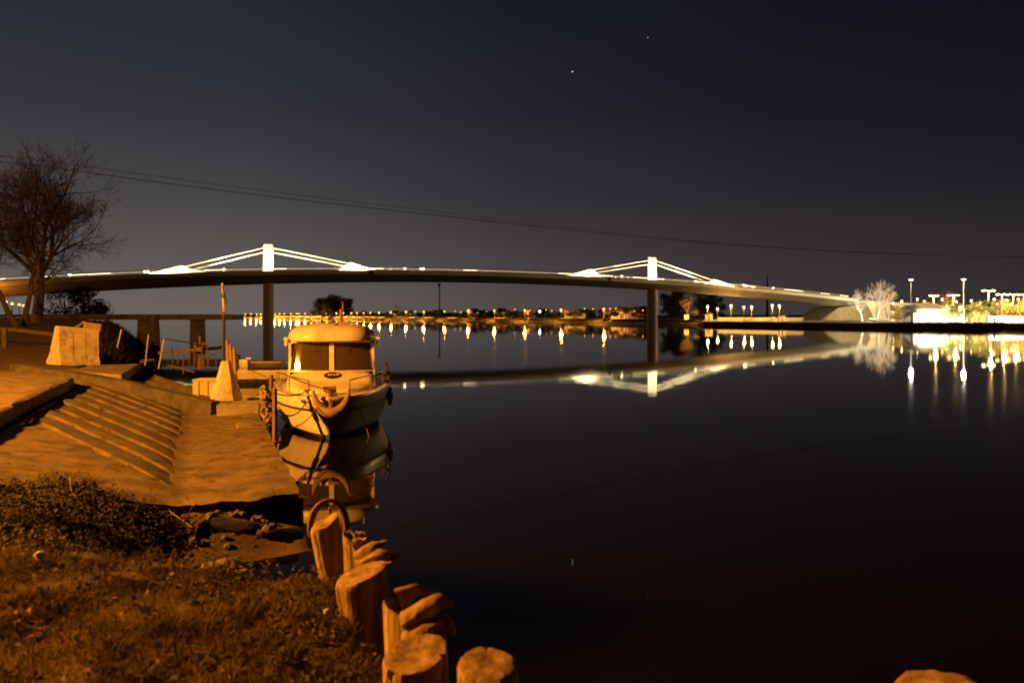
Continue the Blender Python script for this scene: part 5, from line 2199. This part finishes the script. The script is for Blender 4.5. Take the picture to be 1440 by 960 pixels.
stake_mesh(mb, PD(1330, 1150, 2.9), PD(1328, 974, 2.9), .17, 8, .0, 0, .02, -.045, 1, .1)
stk(mb, 'rounded stake top peeping up at the bottom right of the photo')
# hoop behind the first stake: half an old tyre with an iron pin
hoop = thing('rubber_hoop', PD(463, 745, 5.55), 'curved worn rubber hoop with a pin, standing behind the leaning stake', 'hoop')
mb = MB()
c = PD(462, 742, 5.5)
pts, rs = [], []
for i in range(25):
    a = math.radians(-15 + 210 * i / 24)
    pts.append(c + Vector((.118 * math.cos(a), .03 * math.cos(a), .19 * math.sin(a))))
    rs.append(.020 + .006 * math.sin(i * .4))
mb.tube(pts, rs, 10)
lbuild(mb, hoop, 'hoop_band', M['rust'], True)
mb = MB()
mb.tube([PD(465, 760, 5.5), PD(464, 713, 5.5)], .012, 6)
lbuild(mb, hoop, 'pin', M['galv'], True)

# ------------------------------------------------------------------ stones in the dip
def rock(loc, size, seed, label, m=None, group=None, cat='stone', rz=0.0):
    import bmesh
    rnd = random.Random(seed * 13 + 1)
    bm = bmesh.new()
    for _ in range(26):
        v = Vector((rnd.gauss(0, 1), rnd.gauss(0, 1), rnd.gauss(0, 1))).normalized()
        m_ = max(abs(v.x), abs(v.y), abs(v.z))
        bm.verts.new(v * rnd.uniform(.75, 1.0) * (.55 + .45 / m_))
    r_ = bmesh.ops.convex_hull(bm, input=bm.verts[:])
    bmesh.ops.delete(bm, geom=[e for e in r_['geom_interior'] if isinstance(e, bmesh.types.BMVert)], context='VERTS')
    bmesh.ops.bevel(bm, geom=bm.edges[:], offset=.06, segments=1, affect='EDGES')
    bmesh.ops.triangulate(bm, faces=bm.faces[:])
    bmesh.ops.subdivide_edges(bm, edges=bm.edges[:], cuts=2, use_grid_fill=True)
    bm.verts.index_update()
    mb = MB()
    mb.add([v.co.copy() for v in bm.verts], [[v.index for v in f.verts] for f in bm.faces])
    bm.free()
    vs = []
    for v in mb.v:
        v = Vector(v)
        k = 1 + .10 * nz(v.x * 2.2 + seed, v.y * 2.2, v.z * 2.2) + .06 * nz(v.x * 6, v.y * 6 + seed, v.z * 6)
        q = Vector((v.x * size[0], v.y * size[1], v.z * size[2])) * k
        q = Matrix.Rotation(rz, 3, 'Z') @ q
        vs.append(q + Vector(loc))
    mb.v = [tuple(v) for v in vs]
    return tag(mb.build('stone', m or M['stone'], smooth=True, angle=28), label, cat, group)


p = PD(312, 803, 6.4)
rock(p, (.19, .16, .12), 1, 'cracked lit stone lying in the dark dip below the slipway', rz=.3)
p = PD(340, 812, 6.3)
rock(p, (.1, .1, .08), 5, 'smaller stone touching the right side of the cracked stone')
p = PD(322, 741, 9.1)
rock(p, (.40, .22, .11), 2, 'long broken concrete lump just below the slipway edge', M['old_concrete'])
p = PD(400, 752, 8.9)
rock(p, (.24, .2, .06), 3, 'flat broken slab piece at the water edge below the apron', M['old_concrete'])
p = PD(288, 745, 8.6)
rock(p, (.10, .10, .11), 4, 'upright lump left of the long broken concrete')
for i, (px, py, s) in enumerate(((57, 791, .045), (127, 768, .035), (460, 872, .025))):
    D = 6.0 if i < 2 else 4.8
    p = gz(px, D)
    for _ in range(30):
        p = gz(px, D)
        yy = HZ + (CAMH - p.z) * F / D
        D *= 1 + (yy - py) / 1400
    rock(p + Vector((0, 0, .05)), (s, s, s * .8), 20 + i, ('pale pebble on the left of the grass', 'pale pebble at the rim of the dark weeds', 'pale pebble at the foot of the stakes')[i], M['pale_stone'], cat='pebble')

leafy_tree('shade_shrub', Vector((-9.6, 7.6, ground_z(-9.6, 7.6))), 4.3, 2.7, 201, 'unseen leafy shrub added left of the frame to shade the dip', None, M['dark_leaf'], M['bark'], 9000, .085, .05, ncl=40, cat='shrub')  # shrub added out of view to cast shade over the dip
# rubble under the broken edge
mb = MB()
rnd = random.Random(19)
for _ in range(230):
    w_ = rnd.uniform(-2.6, 1.35)
    t = -.62 - abs(rnd.gauss(0, .55))
    q = SL(w_, t, 0)
    if xs(q.y) - q.x < .02:
        continue
    sz = rnd.choice([.02, .03, .04, .05, .08]) * rnd.uniform(.7, 1.2) * (1 if w_ > -.6 else .6)
    z = max(ground_z(q.x, q.y), -.02) + sz * .3
    o_ = len(mb.v)
    k0 = rnd.uniform(0, 50)
    tmp = MB()
    tmp.sphere((0, 0, 0), sz, 7, 5, (1, rnd.uniform(.6, 1), rnd.uniform(.5, .8)))
    rot = Matrix.Rotation(rnd.uniform(0, 6), 3, 'Z') @ Matrix.Rotation(rnd.uniform(-.6, .6), 3, 'X')
    mb.add([rot @ (Vector(v) * (1 + .45 * nz(v[0] * 9 + k0, v[1] * 9, v[2] * 9))) + Vector((q.x, q.y, z)) for v in tmp.v], tmp.f)
o = mb.build('rubble', M['rib'], recalc=False)
o["kind"] = "stuff"
o["label"] = "loose rubble lying below the broken slipway edge"

# dry bent twigs
def twig(pts, r, label):
    mb = MB()
    mb.tube(pts, r, 5)
    tag(mb.build('dry_twig', M['plank'], smooth=True), label, 'twig', 'dry twigs over the dark weeds')


def GP(px, py, up=.0):
    D = 7.0
    for _ in range(40):
        p = gz(px, D)
        yy = HZ + (CAMH - p.z) * F / D
        D *= 1 + (yy - py) / 1400
        D = max(3, min(12, D))
    return gz(px, D) + Vector((0, 0, up))


twig([GP(98, 688, 0.165), GP(100, 703, 0.121), GP(112, 715, 0.077), GP(140, 722, 0.044)], 0.0083, 'hooked dry twig curving over the weeds on the left')
twig([GP(180, 742, 0.055), GP(215, 748, 0.088), GP(260, 742, 0.110)], 0.0075, 'long flat dry twig low in the weeds')
twig([GP(205, 738, 0.066), GP(228, 720, 0.121), GP(234, 714, 0.143)], 0.0060, 'short dry twig crossing the long flat one')
twig([GP(222, 720, 0.154), GP(245, 735, 0.110), GP(270, 748, 0.066)], 0.0067, 'dry twig slanting down towards the concrete lump')
twig([GP(255, 742, 0.066), GP(275, 722, 0.138), GP(283, 712, 0.165)], 0.0060, 'upright dry twig by the concrete lump')

# ------------------------------------------------------------------ grass, weeds, litter
rnd = random.Random(77)


def blade(mb, p, h, w_, lean, az):
    d = Vector((math.cos(az), math.sin(az), 0))
    s = Vector((-d.y, d.x, 0)) * w_
    m_ = p + Vector((0, 0, h * .6)) + d * lean * h * .35
    t = p + Vector((0, 0, h * (1 - .25 * lean))) + d * lean * h
    mb.add([p - s, p + s, m_ + s * .7, m_ - s * .7, t], [(0, 1, 2, 3), (3, 2, 4)])


def in_view(x, y):
    px = CX + F * x / y
    return -60 < px < 760


mb = MB()
cnt = 0
while cnt < 72000:
    y = 2.7 + 4.6 * rnd.random() ** 1.35
    x = rnd.uniform(-.72 * y, .05 * y)
    d = xs(y) - x
    if d < .06 or not in_view(x, y):
        continue
    dens = .5 + 1.0 * nz(x * 1.7, y * 1.7, 1) + .5 * nz(x * 5, y * 5, 2)
    if rnd.random() > dens:
        continue
    if y > 6.3 + .12 * (-x - 1) and rnd.random() < .8:
        continue
    p = Vector((x, y, ground_z(x, y) - .01))
    h = rnd.uniform(.018, .055) * (1 + .9 * max(0, nz(x * 2.3, y * 2.3, 5)))
    blade(mb, p, h, rnd.uniform(.0011, .0024), rnd.uniform(.1, 1.2), rnd.uniform(0, 6.283))
    cnt += 1
for _ in range(16000):
    y = rnd.uniform(.6, 2.75)
    x = rnd.uniform(-2.6, min(2.4, xs(y) - .1))
    if rnd.random() > .5 + 1.0 * nz(x * 1.7, y * 1.7, 1) + .5 * nz(x * 5, y * 5, 2):
        continue
    blade(mb, Vector((x, y, ground_z(x, y) - .01)), rnd.uniform(.02, .06), rnd.uniform(.0011, .0024), rnd.uniform(.1, 1.2), rnd.uniform(0, 6.283))
for _ in range(520):
    y = 2.8 + 4.0 * rnd.random()
    x = rnd.uniform(-.72 * y, .0)
    if xs(y) - x < .15 or not in_view(x, y) or nz(x * 1.1, y * 1.1, 12) < -.12:
        continue
    H_ = rnd.uniform(.05, .15)
    for k in range(rnd.randint(25, 60)):
        xx, yy = x + rnd.gauss(0, .035), y + rnd.gauss(0, .035)
        blade(mb, Vector((xx, yy, ground_z(xx, yy) - .01)), H_ * rnd.uniform(.5, 1.15), rnd.uniform(.0012, .0026), rnd.uniform(.2, 1.3), rnd.uniform(0, 6.283))
o = mb.build('grass', M['grass'], recalc=False)
o["kind"] = "stuff"
o["label"] = "short uneven lamplit grass in the foreground"

# leafy herbs around the stakes
mb = MB()
for _ in range(260):
    y = rnd.uniform(3.3, 5.9)
    d = abs(rnd.gauss(0, .55)) + .30
    x = xs(y) - d
    if y < 3.9 and d < .15:
        continue
    p = Vector((x, y, ground_z(x, y)))
    hh_ = rnd.uniform(.03, .09) if y < 4.7 else rnd.uniform(.05, .14)
    az = rnd.uniform(0, 6.28)
    tip = p + Vector((math.cos(az) * hh_ * .4, math.sin(az) * hh_ * .4, hh_))
    mb.tube([p, p.lerp(tip, .5) + Vector((0, 0, .01)), tip], [.003, .002, .0015], 3, cap=False)
    for k in range(int(12 + hh_ * 110)):
        q = p.lerp(tip, rnd.uniform(.25, 1.05))
        a = Vector((rnd.gauss(0, 1), rnd.gauss(0, 1), rnd.gauss(.2, .6))).normalized()
        b_ = a.orthogonal().normalized()
        s = rnd.uniform(.005, .014)
        q = q + a * s * 1.2
        mb.add([q - a * s, q + b_ * s * .45, q + a * s, q - b_ * s * .45], [(0, 1, 2, 3)])
o = mb.build('herb_undergrowth', M['herb'], recalc=False)
o["kind"] = "stuff"
o["label"] = "small leafy herbs growing about the feet of the stakes"

# dark weeds filling the dip
mb = MB()
for _ in range(4200):
    y = rnd.gauss(8.6, 1.1)
    x = rnd.uniform(-.72 * y, xs(y) - .9)
    if not in_view(x, y) or y > 11.2 or y < 6.0:
        continue
    if xs(y) - x < 1.4 and rnd.random() < .6:
        continue
    if (x + 4.63) * U.x + (y - 11.15) * U.y > -.35:
        continue
    p = Vector((x, y, ground_z(x, y)))
    hh_ = rnd.uniform(.04, .15) * (1.0 if x < -3.6 else .55)
    for k in range(22):
        az = rnd.uniform(0, 6.28)
        q = p + Vector((rnd.gauss(0, .09), rnd.gauss(0, .09), hh_ * rnd.random()))
        a = Vector((math.cos(az), math.sin(az), rnd.uniform(-.1, .9))).normalized()
        b_ = a.orthogonal().normalized()
        s = rnd.uniform(.010, .028)
        mb.add([q - a * s * .3, q + b_ * s * .35 + a * s * .5, q + a * s * 1.5, q - b_ * s * .35 + a * s * .5], [(0, 1, 2, 3)])
o = mb.build('dark_weeds', M['weed'], recalc=False)
o["kind"] = "stuff"
o["label"] = "dark leafy weeds filling the dip below the slipway"

# dead leaves
mb = MB()
cnt = 0
while cnt < 2600:
    y = 2.8 + 4.4 * rnd.random()
    x = rnd.uniform(-.72 * y, .0)
    if xs(y) - x < .05 or not in_view(x, y):
        continue
    p = Vector((x, y, ground_z(x, y) + rnd.uniform(.005, .035)))
    a = Vector((rnd.gauss(0, 1), rnd.gauss(0, 1), rnd.gauss(0, .35))).normalized()
    b_ = Vector((0, 0, 1)).cross(a)
    b_ = (b_.normalized() if b_.length > .1 else Vector((1, 0, 0))) + Vector((0, 0, rnd.gauss(0, .3)))
    s = rnd.uniform(.008, .026)
    mb.add([p - a * s, p + b_ * s * .5, p + a * s, p - b_ * s * .5 + Vector((0, 0, s * .4))], [(0, 1, 2), (0, 2, 3)])
    cnt += 1
o = mb.build('dead_leaves', M['litter'], recalc=False)
o["kind"] = "stuff"
o["label"] = "dead brown leaves scattered through the foreground grass"

# ------------------------------------------------------------------ overhead cables
def cable(pts, r, label):
    mb = MB()
    P_ = [PD(*p) for p in pts]
    out = []
    for i in range(len(P_) - 1):
        a = P_[max(i - 1, 0)]
        b0, b1 = P_[i], P_[i + 1]
        c_ = P_[min(i + 2, len(P_) - 1)]
        for j in range(8):
            t = j / 8
            out.append(.5 * ((2 * b0) + (b1 - a) * t + (2 * a - 5 * b0 + 4 * b1 - c_) * t * t + (-a + 3 * b0 - 3 * b1 + c_) * t ** 3))
    out.append(P_[-1])
    mb.tube(out, r, 5)
    return tag(mb.build('power_cable', M['cable'], smooth=True), label, 'cable', 'overhead cables across the sky')


cable([(-60, 218, 30.0), (0, 227, 31.2), (100, 239.5, 33.3), (250, 260, 36.6), (420, 281, 40.8), (600, 301, 46.2), (780, 321, 52.8), (950, 338, 61.2), (1100, 349, 70.2), (1260, 357, 82.2), (1440, 361, 100.2), (1560, 361, 112.2)], .0165, 'lower and thicker of the two overhead cables sagging across the sky')
cable([(-60, 212, 30.0), (0, 219, 31.2), (100, 231, 33.3), (250, 252, 36.6), (420, 274.5, 40.8), (600, 296, 46.2), (780, 317.5, 52.8), (950, 336, 61.2), (1100, 348, 70.2), (1260, 356.5, 82.2), (1440, 361.5, 100.2), (1560, 362, 112.2)], .0105, 'upper and thinner of the two overhead cables sagging across the sky')

# stars
for px, py, r_, lab in ((805, 101, 3.2, 'bright star above the middle of the river'), (911, 53, 1.6, 'faint star higher up right of the bright one')):
    mb = MB()
    mb.sphere(PD(px, py, 5000), r_, 8, 6)
    tag(mb.build('star', E['star'], smooth=True), lab, 'star')

# ------------------------------------------------------------------ sodium street lamps on the near bank (outside the frame, left)
point('street_lamp_light', (-17.0, 7.2, 8.6), 45000, SOD, .22)
point('street_lamp_light', (-52, 50, 8.0), 9000, SOD, .25)
